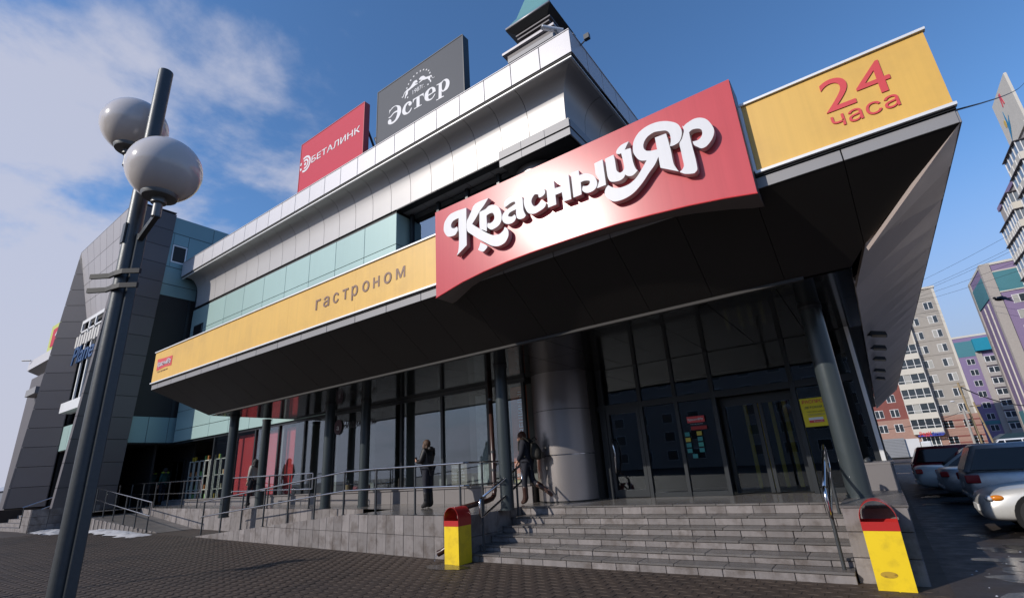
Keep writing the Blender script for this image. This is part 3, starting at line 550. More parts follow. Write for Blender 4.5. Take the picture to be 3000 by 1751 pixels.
# roof lantern
lant = MB().box(-6.75, -5.65, 11.35, 12.5, 13.1, 15.6).build('roof_lantern', black, B)
MB().box(-7.12, -5.36, 11.0, 12.8, 14.40, 14.56).build('lantern_base', fascia_grey, lant)
MB().prism([(-7.31, 10.96, 14.80), (-5.28, 10.96, 14.80), (-5.28, 12.9, 14.80), (-7.31, 12.9, 14.80)], (0, 0, .09)).build('lantern_ledge', steel_panel, lant)
MB().prism([(-7.15, 11.05, 14.56), (-5.36, 11.05, 14.56), (-5.36, 12.8, 14.56), (-7.15, 12.8, 14.56)], (0, 0, .24)).build('lantern_skirt', grey_panel, lant)
for za in (15.05, 15.25, 15.42): MB().box(-6.80 + (15.42 - za) * .3, -5.45 - (15.42 - za) * .3, 11.12, 12.6, za, za + .055).build('louvre', grey_panel, lant)
MB().tube([(-7.10, 11.0, 15.84), (-5.35, 11.0, 15.84)], .045).build('gutter', steel_panel, lant, smooth=True)
MB().add([(-7.12, 10.98, 15.80), (-5.33, 10.98, 15.80), (-5.33, 12.77, 15.80), (-7.12, 12.77, 15.80), (-6.85, 11.2, 15.62), (-5.58, 11.2, 15.62), (-5.58, 12.5, 15.62), (-6.85, 12.5, 15.62)],
         [(0, 1, 5, 4), (1, 2, 6, 5), (2, 3, 7, 6), (3, 0, 4, 7), (4, 5, 6, 7)]).build('eaves', black, lant)
rf = MB()
def hip(z0, h0, z1, h1):
    c = (-6.225, 11.875); a = [(c[0] + sx * h0, c[1] + sy * h0, z0) for sx, sy in ((-1, -1), (1, -1), (1, 1), (-1, 1))]; b = [(c[0] + sx * h1, c[1] + sy * h1, z1) for sx, sy in ((-1, -1), (1, -1), (1, 1), (-1, 1))]
    rf.add(a + b, [(i, (i + 1) % 4, 4 + (i + 1) % 4, 4 + i) for i in range(4)])
hip(15.85, .89, 16.35, .62); hip(16.37, .60, 18.4, .05)
rf.build('roof', MAT('green_copper_roof', (.17, .36, .35), .4, .3, .5, .08), lant, fix=False)
MB().lathe([(.62, 0), (.64, .02), (.60, .05)], (-6.225, 11.875, 16.33), 4).build('roof_trim', trim_white, lant) if False else None

# canopy ------------------------------------------------------------------
YF, YI, ZO, ZI = 6.50, 7.82, 4.82, 3.92
XL, XR, XLi, XRi = -19.20, 1.495, -17.88, 0.23
can = MB().box(XL + .3, XR - .3, YF + .12, 10.9, 5.0, 5.9).box(-5.3, XR - .3, 10.9, 38, 5.0, 5.9).box(XLi, XRi - .05, YI + .3, 10.9, 4.05, 5.0).box(-5.3, XRi - .05, 10.9, 38, 4.05, 5.0).build('canopy', black, B)
sx = sorted([-7.64 + 1.008 * k for k in range(-13, 10)]); sx = [XL] + [s for s in sx if XL + .15 < s < XR - .1] + [XR]
for a, b in zip(sx[:-1], sx[1:]):
    g = .004; ai = max(a, XLi) if a > XL else XLi; bi = min(b, XRi)
    p = [(a + g, YF, ZO), (b - g, YF, ZO), (max(bi - g, ai), YI, ZI), (min(ai + g, bi), YI, ZI)]
    if a >= XRi: p = [(a + g, YF, ZO), (b - g, YF, ZO), (b - g, YF + (XR - b) + .001, ZO - (XR - b) * (ZO - ZI) / (YI - YF)), (a + g, YF + (XR - a), ZO - (XR - a) * (ZO - ZI) / (YI - YF))]
    elif b > XRi: p = [(a + g, YF, ZO), (b - g, YF, ZO), (b - g, YF + (XR - b), ZO - (XR - b) * (ZO - ZI) / (YI - YF)), (XRi, YI, ZI), (a + g, YI, ZI)]
    elif b < XLi: p = [(a + g, YF, ZO), (b - g, YF, ZO), (b - g, YF + (b - XL), ZO - (b - XL) * (ZO - ZI) / (YI - YF)), (a + g, YF + (a - XL) + .001, ZO - (a - XL) * (ZO - ZI) / (YI - YF))]
    elif a < XLi: p = [(a + g, YF, ZO), (b - g, YF, ZO), (b - g, YI, ZI), (XLi, YI, ZI), (a + g, YF + (a - XL) + .001, ZO - (a - XL) * (ZO - ZI) / (YI - YF))]
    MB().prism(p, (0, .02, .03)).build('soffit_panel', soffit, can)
    slab('fascia_panel', fascia_grey, can, ((a + b) / 2, YF + .01, ZO + .075), (b - a - .012, .03, .155))
MB().box(XLi + .5, -.35, YI - .02, YI + .05, 3.885, 3.94).build('drip_edge', ink, can, bevel=.005)
for k in range(18):                                       # glossy flat ceiling
    a = XLi + 1.008 * k; b = min(a + 1.008, XRi)
    if a >= XRi: break
    ye = 12.0 if a > -6.5 else 11.1
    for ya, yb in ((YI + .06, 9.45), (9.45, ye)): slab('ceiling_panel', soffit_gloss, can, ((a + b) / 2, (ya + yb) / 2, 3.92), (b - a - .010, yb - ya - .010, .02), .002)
y = YF                                                    # ribbed side soffit
k = 0
while y < 39:
    st = 1.05
    yb = y + st; g = .006
    def inner(yy): return YI if yy < YI else yy
    xi0 = XRi if y >= YI else XR - (y - YF); zi0 = ZI if y >= YI else ZO - (y - YF) * (ZO - ZI) / (YI - YF)
    xi1 = XRi if yb >= YI else XR - (yb - YF); zi1 = ZI if yb >= YI else ZO - (yb - YF) * (ZO - ZI) / (YI - YF)
    dz = .11
    p = [(XR, y + g, ZO), (XR, yb - g, ZO - .012), (xi1, yb - g, zi1 - dz), (xi0, y + g + .001, zi0)]
    MB().prism(p, (-.01, 0, .05)).build('ribbed_soffit_panel', stripe_soffit, can)
    slab('side_fascia_panel', fascia_grey, can, (XR + .0, y + st / 2, ZO + .085), (.03, st - .012, .175))
    slab('side_upper_panel', yellow if False else fascia_grey, can, (XR - .02, y + st / 2, 5.52), (.03, st - .012, 1.10))
    y = yb
MB().prism([(XR, 39, ZO), (XR - 3, 39, ZO), (XR - 3, 41, ZO), (XR - 2.2, 41, ZO)], (0, 0, .2)).build('side_end', fascia_grey, can)
MB().quad((XRi - .02, YI, ZI), (XRi - .02, 39, ZI), (-.30, 39, ZI), (-.30, 12, ZI)).build('side_ceiling', soffit, can, fix=False)
# shop front under the canopy ------------------------------------------------
YG = 11.0
lw_ = MB().box(-28.4, -7.3, YG + .02, YG + .3, .6, 1.2).build('plinth_wall', black, B)
x = -7.32
while x > -28.2:
    a = x - .74; zb = lz(x) - .02; slab('plinth_slab', lowwall, lw_, ((a + x) / 2, YG - .01, (zb + 1.20) / 2), (.728, .04, 1.20 - zb)); x = a
MB().box(-28.4, -7.35, YG - .07, YG + .2, 1.205, 1.245).build('window_sill', lowwall, lw_, bevel=.006)
sf = MB().box(-28.4, -7.35, YG - .01, YG + .06, 3.80, 3.93).build('shop_front', frame_m, B)
mx_ = [-8.62 - 1.735 * k for k in range(10)]
for q in mx_ + [-7.42]: slab('mullion', frame_m, sf, (q, YG + .02, 2.53), (.09, .10, 2.56))
ed = [-7.42] + mx_
for b, a in zip(ed[:-1], ed[1:]): slab('pane', glass, sf, ((a + b) / 2, YG + .03, 2.53), (b - a - .10, .012, 2.55), .001)
MB().box(-24.3, -7.4, YG + .06, YG + .7, 1.19, 1.22).build('display_floor', inter, sf)
MB().box(-24.3, -7.4, YG + 3.4, YG + 3.5, .8, 3.95).build('shop_back_wall', inter, sf)
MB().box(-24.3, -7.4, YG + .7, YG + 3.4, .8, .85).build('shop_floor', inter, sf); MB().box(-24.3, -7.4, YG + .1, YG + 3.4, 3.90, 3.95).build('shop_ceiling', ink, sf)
for q in (-12.1, -15.6, -19.1): MB().box(q - .05, q + .05, YG + .2, YG + 3.4, .85, 3.9).build('shop_partition', inter, sf)
for q in (-7.75, -9.9, -11.2, -14.6): MB().box(q - .16, q + .16, YG + .9, YG + 1.2, .85, 3.9).build('inner_pillar', inter, sf)
# entrance ---------------------------------------------------------------
YE = 11.9
en = MB().box(-5.8, .0, YE - .02, YE + .08, 2.86, 3.0).build('entrance_screen', frame_m, B)
for q, w_ in ((-5.62, .16), (-4.59, .09), (-3.72, .08), (-2.86, .09), (-1.25, .09), (-.12, .10)): slab('mullion', frame_m, en, (q, YE + .03, 2.36), (w_, .12, 3.12))
for a, b in ((-5.54, -4.63), (-4.54, -3.76), (-3.68, -2.91), (-1.2, -.17)):
    slab('pane', glass_d, en, ((a + b) / 2, YE + .03, 1.86), (b - a, .012, 1.98), .001); slab('bottom_rail', frame_m, en, ((a + b) / 2, YE + .03, .85), (b - a, .06, .10))
for a, b in ((-5.54, -4.63), (-4.54, -3.76), (-3.68, -2.91), (-2.81, -1.3), (-1.2, -.17)): slab('pane', glass_d, en, ((a + b) / 2, YE + .03, 3.45), (b - a, .012, .9), .001)
dr = MB().box(-5.52, -5.44, YE - .03, YE + .03, .82, 2.86).box(-4.72, -4.64, YE - .03, YE + .03, .82, 2.86).box(-5.44, -4.72, YE - .03, YE + .03, 2.76, 2.86).box(-5.44, -4.72, YE - .03, YE + .03, .82, .98).build('door', frame_m, B)
MB().tube([(-5.42, YE - .04, 1.35), (-5.40, YE - .10, 1.40), (-5.37, YE - .13, 1.6), (-5.35, YE - .14, 1.8), (-5.37, YE - .13, 2.0), (-5.40, YE - .10, 2.12), (-5.42, YE - .04, 2.16)], .022).build('door_handle', steel, dr, smooth=True)
for q in (-2.78, -2.10, -2.02, -1.34):
    pass
sd = MB().box(-2.80, -2.72, YE + .3, YE + .36, .82, 2.75).box(-2.12, -2.04, YE + .3, YE + .36, .82, 2.75).box(-2.02, -1.95, YE + .3, YE + .36, .82, 2.75).box(-1.40, -1.32, YE + .3, YE + .36, .82, 2.75).box(-2.8, -1.32, YE + .28, YE + .4, 2.66, 2.84).build('sliding_door', frame_m, B)
slab('pane', glass_d, sd, (-2.42, YE + .33, 1.75), (.6, .012, 1.85), .001); slab('pane', glass_d, sd, (-1.67, YE + .33, 1.75), (.55, .012, 1.85), .001)
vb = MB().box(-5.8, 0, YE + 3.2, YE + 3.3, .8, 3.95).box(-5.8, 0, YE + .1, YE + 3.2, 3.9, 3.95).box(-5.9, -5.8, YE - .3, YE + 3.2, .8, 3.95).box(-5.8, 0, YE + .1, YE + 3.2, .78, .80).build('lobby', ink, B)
yl = MAT('yellow_lobby_strip', (.75, .58, .05), .6)
for q in (-2.65, -2.3, -2.05, -1.75, -1.45): slab('lobby_strip', yl, vb, (q, YE + 2.2, 1.9), (.09, .04, 2.2))
MB().box(-.17, .02, YE - .06, 38, .8, 3.92).build('side_wall', frame_m, B)
slab('corner_strip', trim_white, B, (-.045, YE - .075, 2.64), (.07, .02, 2.60))
# teal block at the west end
tb = MB().box(-40, -28.53, 9.0, 32, 3.9, 15.8).build('west_block', black, B)
for (za, zb) in ((14.88, 15.83), (12.91, 14.87), (11.93, 12.90), (11.29, 11.92)):
    ya = 8.9
    for w_ in (2.52, 2.6, 2.6, 2.6):
        if za < 14 and za > 12.5 and ya < 10: 
            slab('teal_panel', teal, tb, (-28.515, 9.19, (za + zb) / 2), (.03, .58, zb - za - .02)); slab('teal_panel', teal, tb, (-28.515, 9.85, 14.55), (.03, .72, .62)); slab('teal_panel', teal, tb, (-28.515, 9.85, 13.05), (.03, .72, .26)); slab('teal_panel', teal, tb, (-28.515, 10.84, (za + zb) / 2), (.03, 1.22, zb - za - .02)); ya += w_; continue
        slab('teal_panel', teal, tb, (-28.515, ya + w_ / 2, (za + zb) / 2), (.03, w_ - .02, zb - za - .02)); ya += w_
wn = MB().box(-28.62, -28.60, 9.5, 10.21, 13.2, 14.22).build('window', trim_white, B)
for a, b, c, d in ((9.5, 9.56, 13.2, 14.22), (10.15, 10.21, 13.2, 14.22), (9.56, 10.15, 13.2, 13.27), (9.56, 10.15, 14.15, 14.22)): MB().box(-28.60, -28.50, a, b, c, d).build('window_frame', trim_white, wn)
slab('pane', glass_w, wn, (-28.56, 9.855, 13.71), (.01, .58, .87))
tg = MB().box(-28.62, -28.58, 8.9, 10.75, 5.12, 11.29).build('glazing', frame_m, B)
for (za, zb) in ((5.15, 7.2), (7.25, 9.0), (9.05, 11.25)):
    for ya in (8.92, 9.85): slab('pane', glass_w, tg, (-28.55, ya + .45, (za + zb) / 2), (.012, .88, zb - za - .04))
MB().box(-28.58, -28.50, 10.68, 10.80, 5.12, 11.29).build('glazing_post', frame_m, tg)
for ya in (8.9, 9.78, 10.66): slab('teal_panel', teal, tb, (-28.515, ya + .43, 4.48), (.03, .86, 1.24))
MB().box(-34, -28.5, 12.0, 12.1, .9, 3.9).box(-34, -33.9, 9, 12, .9, 3.9).box(-34, -28.5, 9, 12.0, 3.84, 3.9).build('lobby_recess', ink, B)
rd = MB().box(-30.6, -29.2, 11.9, 11.98, 1.05, 3.2).build('lobby_door', frame_m, B); slab('pane', glass_w, rd, (-30.2, 11.88, 2.1), (.55, .01, 1.9)); slab('pane', glass_w, rd, (-29.5, 11.88, 2.1), (.55, .01, 1.9))
# the wing beyond the portal
fw = MB().box(-57, -40, 10.5, 30, .4, 11.3).build('far_wing', grey_panel, B)
MB().box(-57.0, -40, 10.08, 11, 11.95, 12.72).build('cornice', alu, fw); MB().prism([(-57, 10.15, 11.9), (-57, 10.9, 11.6), (-57, 11.0, 10.8), (-57, 11.2, 10.8), (-57, 11.2, 11.9)], (17, 0, 0)).build('cove', alu_cove, fw)
MB().box(-54.6, -51.9, 9.9, 11, 9.42, 9.95).build('capital', fascia_grey, fw)
MB().tube([(-56.2, 10.0, 12.7), (-56.9, 9.6, 12.75)], .05).build('camera', post_paint, fw)
# ------------------------------------------------------------------ entrance portal (splayed leaning frame)
P = thing('entrance_portal', (-32.4, 8.0, .4), 'tall leaning charcoal portal with splayed metal reveals at the west entrance', 'portal')
def yf(z): return 6.83 + .0448 * (z - 1.27)
def yb(z): return 8.95 + .030 * (z - 1.04)
pc = MB().prism([(-28.46, yf(1.0) + .05, 1.0), (-28.46, yb(1.0) - .03, 1.0), (-28.46, yb(15.9) - .03, 15.9), (-28.46, yf(15.9) + .05, 15.9)], (-.35, 0, 0)).build('portal_frame', black, P)
z = 1.06
while z < 15.9:                                            # east side
    z1 = min(z + .99, 15.98); g = .011
    MB().prism([(-28.40, yf(z + g), z + g), (-28.40, yb(z + g), z + g), (-28.40, yb(z1 - g), z1 - g), (-28.40, yf(z1 - g), z1 - g)], (-.04, 0, 0)).build('portal_panel', grey_panel, pc)
    if z < 10.6:                                           # east front edge and reveal
        MB().prism([(-28.402, yf(z + g) - .001, z + g), (-28.402, yf(z1 - g) - .001, z1 - g), (-28.7, yf(z1 - g) - .001, z1 - g), (-28.7, yf(z + g) - .001, z + g)], (0, .04, 0)).build('portal_panel', grey_panel, pc)
        MB().prism([(-28.7, yf(z + g), z + g), (-28.7, yf(z1 - g), z1 - g), (-29.4, 8.2, z1 - g), (-29.4, 8.2, z + g)], (.04, .04, 0)).build('portal_panel', grey_panel, pc)
    z = z1
wl = MB().prism([(-36.38, yf(1.2) + .06, 1.2), (-36.38, 9.0, 1.2), (-36.38, 9.3, 15.4), (-36.38, yf(15.4) + .06, 15.4)], (.025, 0, 0)).box(-36.3, -35.5, 8.36, 9.1, 1.2, 11.0).build('west_leg', black, P)
z = 1.30
while z < 15.3:                                            # west leg: outer edge and splayed reveal
    z1 = min(z + .985, 15.5); g = .011
    def xin(zz): return -35.45 if zz <= 11.2 else -35.45 - .93 * (zz - 11.2) / 4.3
    def yin(zz): return 8.22 if zz <= 11.2 else 8.22 + (yf(15.5) - 8.22) * (zz - 11.2) / 4.3
    MB().prism([(-36.4, yf(z + g), z + g), (xin(z), yin(z + g), z + g), (xin(z1), yin(z1 - g), z1 - g), (-36.4, yf(z1 - g), z1 - g)], (.0, .04, 0)).build('portal_panel', grey_panel, wl)
    z = z1
tp = MB().box(-36.2, -28.6, 8.35, 9.2, 10.9, 15.3).build('portal_head', black, P)
def hp(u, v):                                              # splayed head: u along, v from top to bottom
    T0, T1 = Vector((-36.38, yf(15.5), 15.5)), Vector((-28.42, yf(15.97), 15.97)); B0, B1 = Vector((-35.45, 8.22, 11.2)), Vector((-29.4, 8.22, 11.2))
    return tuple(T0.lerp(T1, u).lerp(B0.lerp(B1, u), v))
for i in range(8):
    for j in range(4):
        g = .0015; a, b, c, d = i / 8 + g, (i + 1) / 8 - g, j / 4 + .0025, (j + 1) / 4 - .0025
        MB().prism([hp(a, c), hp(b, c), hp(b, d), hp(a, d)], (0, .04, 0)).build('head_panel', steel_panel, tp)
# east reveal beside the head
MB().prism([(-28.42, yf(11.0), 11.0), (-28.42, yf(15.95), 15.95), (-29.38, 8.23, 11.2)], (0, .03, 0)).build('portal_panel', grey_panel, pc)
MB().prism([(-36.4, yf(15.5), 15.5), (-28.4, yf(15.97), 15.97), (-28.4, 9.39, 16.0), (-36.4, 9.3, 15.6)], (0, 0, .03)).build('portal_roof', grey_panel, P)
pg = MB().box(-35.6, -29.3, 8.5, 8.55, 5.2, 11.3).build('glazing', frame_m, P)
for k in range(5): slab('pane', glass_w, pg, (-35.0 + 1.25 * k, 8.46, 8.2), (1.18, .02, 5.9))
for k in range(6): slab('curtain', trim_white, pg, (-35.2 + 1.15 * k, 8.49, 6.6), (.28, .01, 2.6))
mp = MB().box(-36.0, -29.3, 8.30, 8.5, 3.95, 5.25).build('mint_apron', black, P)
for k in range(4): slab('mint_panel', mint, mp, (-35.2 + 1.6 * k, 8.28, 4.62), (1.57, .03, 1.26))
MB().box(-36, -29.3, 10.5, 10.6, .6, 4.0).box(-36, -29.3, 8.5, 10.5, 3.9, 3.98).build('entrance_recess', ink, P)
MB().box(-36.2, -28.62, 8.95, 9.05, .9, 4.0).build('sun_block_wall', ink, P)  # added dark wall closing the opening, blocks the sun from the recess
MB().box(-36.7, -35.4, 6.55, 9, .2, 1.26).build('plinth', joint_m, P); pl = MB().box(-29.5, -28.42, 6.24, 9.0, .3, 1.24).build('plinth', joint_m, P)
for j, (za, zb) in enumerate(((.38, .68), (.68, .98), (.98, 1.27))):
    for k in range(4): slab('stone_slab', stone, pl, (-28.395, 6.5 + .56 * k, (za + zb) / 2), (.03, .55, zb - za - .01))
    for k in range(2): slab('stone_slab', stone, pl, (-29.2 + .52 * k, 6.22, (za + zb) / 2), (.51, .03, zb - za - .01))
    for k in range(3): slab('stone_slab', stone, pl, (-36.5 + .43 * k, 6.53, (za + zb) / 2), (.42, .03, zb - za - .01))
stp = MB()
for k in range(5): stp.box(-35.4, -29.5, 6.3 + .32 * k, 9.5, .3, .55 + .14 * k)
stp.build('entrance_stair', stone, P)
def rail(name, label, posts, rails, group='tubular railings of the terrace', pr=.024, rr=.021):
    t = thing(name, posts[0][0], label, 'railing', group)
    for b, tp_ in posts:
        mb = MB().tube([b, tp_], pr, 10); mb.tube([(b[0], b[1], b[2]), (b[0], b[1], b[2] + .012)], .05, 12); mb.build('post', post_paint, t, smooth=40)
    for r_ in rails: MB().tube(r_, rr, 10).build('rail', steel, t, smooth=40)
    return t
rail('railing', 'short sloping handrail beside the portal plinth', [((-30.2, 6.35, .5), (-30.2, 6.35, 1.35))], [[(-30.2, 6.3, 1.35), (-30.2, 7.9, 1.95)], [(-30.2, 6.3, 1.0), (-30.2, 7.9, 1.6)]])
# portal lettering on a white metal frame
ps = thing('portal_sign', (-33, 8.1, 8.0), 'white metal sign frame with blue Planeta script inside the leaning portal', 'sign')
MB().box(-35.4, -30, 8.05, 8.12, 10.9, 11.1).box(-35.4, -35.25, 8.05, 8.12, 9.0, 10.9).box(-34.2, -34.05, 8.05, 8.12, 6.5, 10.9).box(-33.2, -33.05, 8.05, 8.12, 6.5, 10.9).box(-35.4, -30, 8.05, 8.12, 10.35, 10.45).box(-34.4, -31, 7.7, 8.2, 5.8, 6.3).build('frame', trim_white, ps)
text('lettering', 'Planeta', MAT('blue_sign_paint', (.012, .07, .20), .35), ps, -35.5, 8.02, 8.55, .95, 4.6, .06, .01, .2)
rp = random.Random(9)
for k in range(9): slab('letter_block', MAT('cream_letter', (.55, .53, .50), .5) if k == 0 else bpy.data.materials['cream_letter'], ps, (-35.4 + .42 * k, 8.0, 9.85 + rp.uniform(-.05, .05)), (.30, .06, .65))

# ------------------------------------------------------------------ signs on the canopy
YS = 6.26
rs = thing('red_box_sign', (-3.3, 6.4, 5.5), 'big red box sign with white script lettering bulging over the entrance canopy', 'sign')
arch = [(-6.00, 4.655), (-5.36, 4.79), (-4.87, 4.85), (-4.36, 4.886), (-3.9, 4.899), (-3.38, 4.900), (-2.87, 4.895), (-2.35, 4.878), (-1.85, 4.84), (-1.35, 4.79), (-.9, 4.725), (-.515, 4.65)]
face = arch + [(-.515, 6.415), (-6.00, 6.415)]
MB().prism([(x, YS + .03, z) for x, z in face], (0, .42, 0)).build('sign_box', MAT('sign_box_paint', (.17, .14, .135), .45, .3), rs)
MB().prism([(x, YS, z) for x, z in [(x + (.006 if x < -3 else -.006), z) for x, z in face]], (0, .028, 0)).build('sign_face', red, rs)
MB().tube([(x, YS - .002, z) for x, z in arch], .010, 6).build('edge_trim', red_print, rs)
for k, lp in SIGN_LETTERS.items():
    flat_shape('letter', [lp], .105, white_letter, rs, 6.145, letter_side)
for px, pz in ((-5.2, 5.6), (-4.7, 5.45), (-3.7, 5.7), (-2.9, 5.7), (-2.3, 5.7), (-1.6, 5.6), (-1.05, 5.7)):
    pass
g24 = thing('yellow_canopy_sign', (.5, 6.48, 5.5), 'yellow sign panel with red 24 часа at the right end of the canopy', 'sign')
MB().box(-.475, 1.492, 6.462, 6.495, 5.045, 6.05).build('sign_face', yellow, g24)
MB().box(-.50, 1.515, 6.43, 6.50, 6.053, 6.085).build('trim', trim_white, g24); MB().box(-.50, 1.515, 6.43, 6.50, 5.005, 5.042).build('trim', trim_white, g24); MB().box(-.515, -.478, 6.44, 6.5, 5.045, 6.05).build('side_trim', trim_white, g24)
MB().box(-.51, 1.50, 6.47, 6.6, 4.978, 5.003).build('shadow_gap', black, g24)
text('digits', '24', red_print, g24, .405, 6.455, 5.475, .445, .68, .006, .0)
text('lettering', 'часа', red_print, g24, .425, 6.455, 5.245, .16, .66, .006, .0)
gs = thing('yellow_grocery_sign', (-12, 6.48, 5.5), 'long yellow sign band with brown гастроном lettering along the canopy edge', 'sign')
q = [-19.19, -16.55, -13.9, -11.26, -8.63, -6.01]
for a, b in zip(q[:-1], q[1:]): MB().box(a + .001, b - .001, 6.462, 6.495, 5.045, 6.05).build('sign_face', yellow, gs)
MB().box(-19.21, -6.005, 6.43, 6.50, 6.053, 6.085).build('trim', trim_white, gs); MB().box(-19.21, -6.005, 6.43, 6.50, 5.005, 5.042).build('trim', trim_white, gs)
MB().box(-19.20, -6.005, 6.47, 6.6, 4.978, 5.003).build('shadow_gap', black, gs)
for ch, x0, x1 in (('г', -10.088, -9.90), ('а', -9.788, -9.565), ('с', -9.424, -9.215), ('т', -9.077, -8.87), ('р', -8.755, -8.54), ('о', -8.384, -8.155), ('о', -7.685, -7.45)):
    text('letter', ch, brown_print, gs, x0, 6.455, 5.43, .245, x1 - x0, .004, .012)
flat_shape('letter', [[(-8.031, 5.43), (-7.985, 5.43), (-7.985, 5.535), (-7.872, 5.535), (-7.872, 5.43), (-7.826, 5.43), (-7.826, 5.675), (-7.872, 5.675), (-7.872, 5.578), (-7.985, 5.578), (-7.985, 5.675), (-8.031, 5.675)]], .004, brown_print, gs, 6.455, smooth=False)
flat_shape('letter', [[(-7.314, 5.43), (-7.270, 5.43), (-7.270, 5.60), (-7.200, 5.44), (-7.160, 5.44), (-7.088, 5.60), (-7.088, 5.43), (-7.042, 5.43), (-7.042, 5.675), (-7.100, 5.675), (-7.178, 5.505), (-7.258, 5.675), (-7.314, 5.675)]], .004, brown_print, gs, 6.455, smooth=False)
flat_shape('logo_field', [[(-18.95, 5.80), (-18.4, 5.765), (-17.81, 5.745), (-17.80, 5.42), (-18.3, 5.445), (-18.91, 5.405)]], .004, red_print, gs, 6.456, smooth=False)
text('logo_lettering', 'КрасныйЯр', white_letter, gs, -18.87, 6.450, 5.53, .17, .98, .004, .02)
text('logo_caption', 'гастроном', brown_print, gs, -18.8, 6.455, 5.325, .045, .75, .004, 0, 0, 1.3)
# ------------------------------------------------------------------ roof signs
es = thing('grey_roof_sign', (-10.9, 10.6, 13.2), 'slate grey roof sign with white Эстер lettering and two leaping tigers', 'sign')
MB().box(-13.08, -8.62, 10.47, 10.74, 13.25, 16.20).build('sign_face', dkgrey_sign, es); MB().box(-13.10, -8.60, 10.455, 10.76, 16.20, 16.235).box(-8.62, -8.585, 10.455, 10.76, 13.25, 16.20).box(-13.11, -13.08, 10.455, 10.76, 13.25, 16.20).build('frame', MAT('dark_sign_frame', (.03, .033, .04), .4), es)
for k, ls in ESTER.items():
    flat_shape('letter' if not k.startswith('tig') else 'tiger', ls, .006, white_letter, es, 10.462)
for (x, z) in STARS: flat_shape('star', [[(x + (.055 if i % 2 == 0 else .022) * math.sin(math.pi * i / 5), z + (.055 if i % 2 == 0 else .022) * math.cos(math.pi * i / 5)) for i in range(10)]], .006, white_letter, es, 10.462, smooth=False)
text('lettering', '1987г.', white_letter, es, -11.09, 10.464, 15.0, .19, .62, .006)
for x in (-12.5, -9.2): MB().tube([(x, 10.75, 15.6), (x, 12.2, 13.2)], .05).tube([(x, 10.8, 13.2), (x, 10.8, 15.9)], .05).build('strut', post_paint, es)
bs = thing('red_roof_sign', (-16.1, 10.6, 13.2), 'crimson roof sign with white БЕТАЛИНК lettering and round emblem', 'sign')
MB().box(-18.33, -13.92, 10.47, 10.70, 13.25, 16.22).build('sign_face', pinkred, bs); MB().box(-18.35, -13.90, 10.455, 10.72, 16.22, 16.25).box(-13.92, -13.89, 10.455, 10.72, 13.25, 16.22).box(-18.36, -18.33, 10.455, 10.72, 13.25, 16.22).build('frame', MAT('red_sign_frame', (.45, .05, .05), .4), bs)
text('lettering', 'БЕТАЛИНК', white_letter, bs, -17.45, 10.464, 14.88, .32, 3.32, .006, .010)
def arc(cx, cz, r0, r1, a0, a1, n=18):
    return [(cx + r1 * math.cos(R(a0 + (a1 - a0) * i / n)), cz + r1 * math.sin(R(a0 + (a1 - a0) * i / n))) for i in range(n + 1)] + [(cx + r0 * math.cos(R(a1 + (a0 - a1) * i / n)), cz + r0 * math.sin(R(a1 + (a0 - a1) * i / n))) for i in range(n + 1)]
for r0, r1, a0, a1 in ((.31, .41, -120, 118), (.16, .25, -110, 125), (0.01, .08, 0, 350), (.31, .41, 150, 172), (.31, .41, 195, 218)): flat_shape('emblem', [arc(-17.93, 15.05, r0, r1, a0, a1)], .006, white_letter, bs, 10.462, smooth=False)
for x in (-17.6, -14.2): MB().tube([(x, 10.7, 15.6), (x, 12.0, 13.2)], .05).tube([(x, 10.78, 13.2), (x, 10.78, 15.9)], .05).build('strut', post_paint, bs)
MB().tube([(-13.7, 10.9, 14.6), (-13.35, 11.2, 13.2)], .06).build('strut', post_paint, bs)
fs = thing('far_roof_sign', (-51.5, 10.6, 12.8), 'small red sign in a yellow green frame on the far wing roof', 'sign')
MB().box(-53.4, -48, 10.3, 10.5, 12.78, 15.1).build('sign_face', MAT('lime_frame', (.50, .55, .10), .4), fs); MB().box(-52.7, -48.5, 10.27, 10.29, 13.2, 14.7).build('sign_field', pinkred, fs)
flat_shape('mark', [[(-51.9, 14.0), (-51.3, 14.5), (-51.6, 14.0)]], .01, white_letter, fs, 10.25, smooth=False)

# ------------------------------------------------------------------ columns
def column(x, y, z0, z1, r, label):
    t = thing('column', (x, y, z0), label, 'column', 'round dark columns under the canopy')
    MB().lathe([(r, .03), (r, z1 - z0 - .06)], (x, y, z0), 40).build('shaft', col_paint, t, smooth=40)
    MB().lathe([(r + .02, 0), (r + .02, .03)], (x, y, z0), 40).build('base_ring', col_paint, t, smooth=40); MB().lathe([(r + .012, z1 - z0 - .06), (r + .012, z1 - z0)], (x, y, z0), 40).build('collar', post_paint, t, smooth=40)
column(-6.80, 9.2, .80, 3.91, .145, 'dark round column at the left of the steps beside the brown downpipe')
column(-12.70, 10.1, lz(-12.7), 3.91, .145, 'dark round column close to the shop window, right of a pair')
column(-13.80, 9.6, lz(-13.8), 3.91, .145, 'dark round column near the terrace edge, left of a pair')
column(-18.20, 10.0, lz(-18.2), 3.91, .145, 'dark round column in front of the red window banners')
column(-17.75, 8.62, .72, 3.91, .145, 'dark round column under the far left corner of the canopy')
column(-.46, 9.6, .89, 3.91, .165, 'thick round column on the stone pier right of the steps')

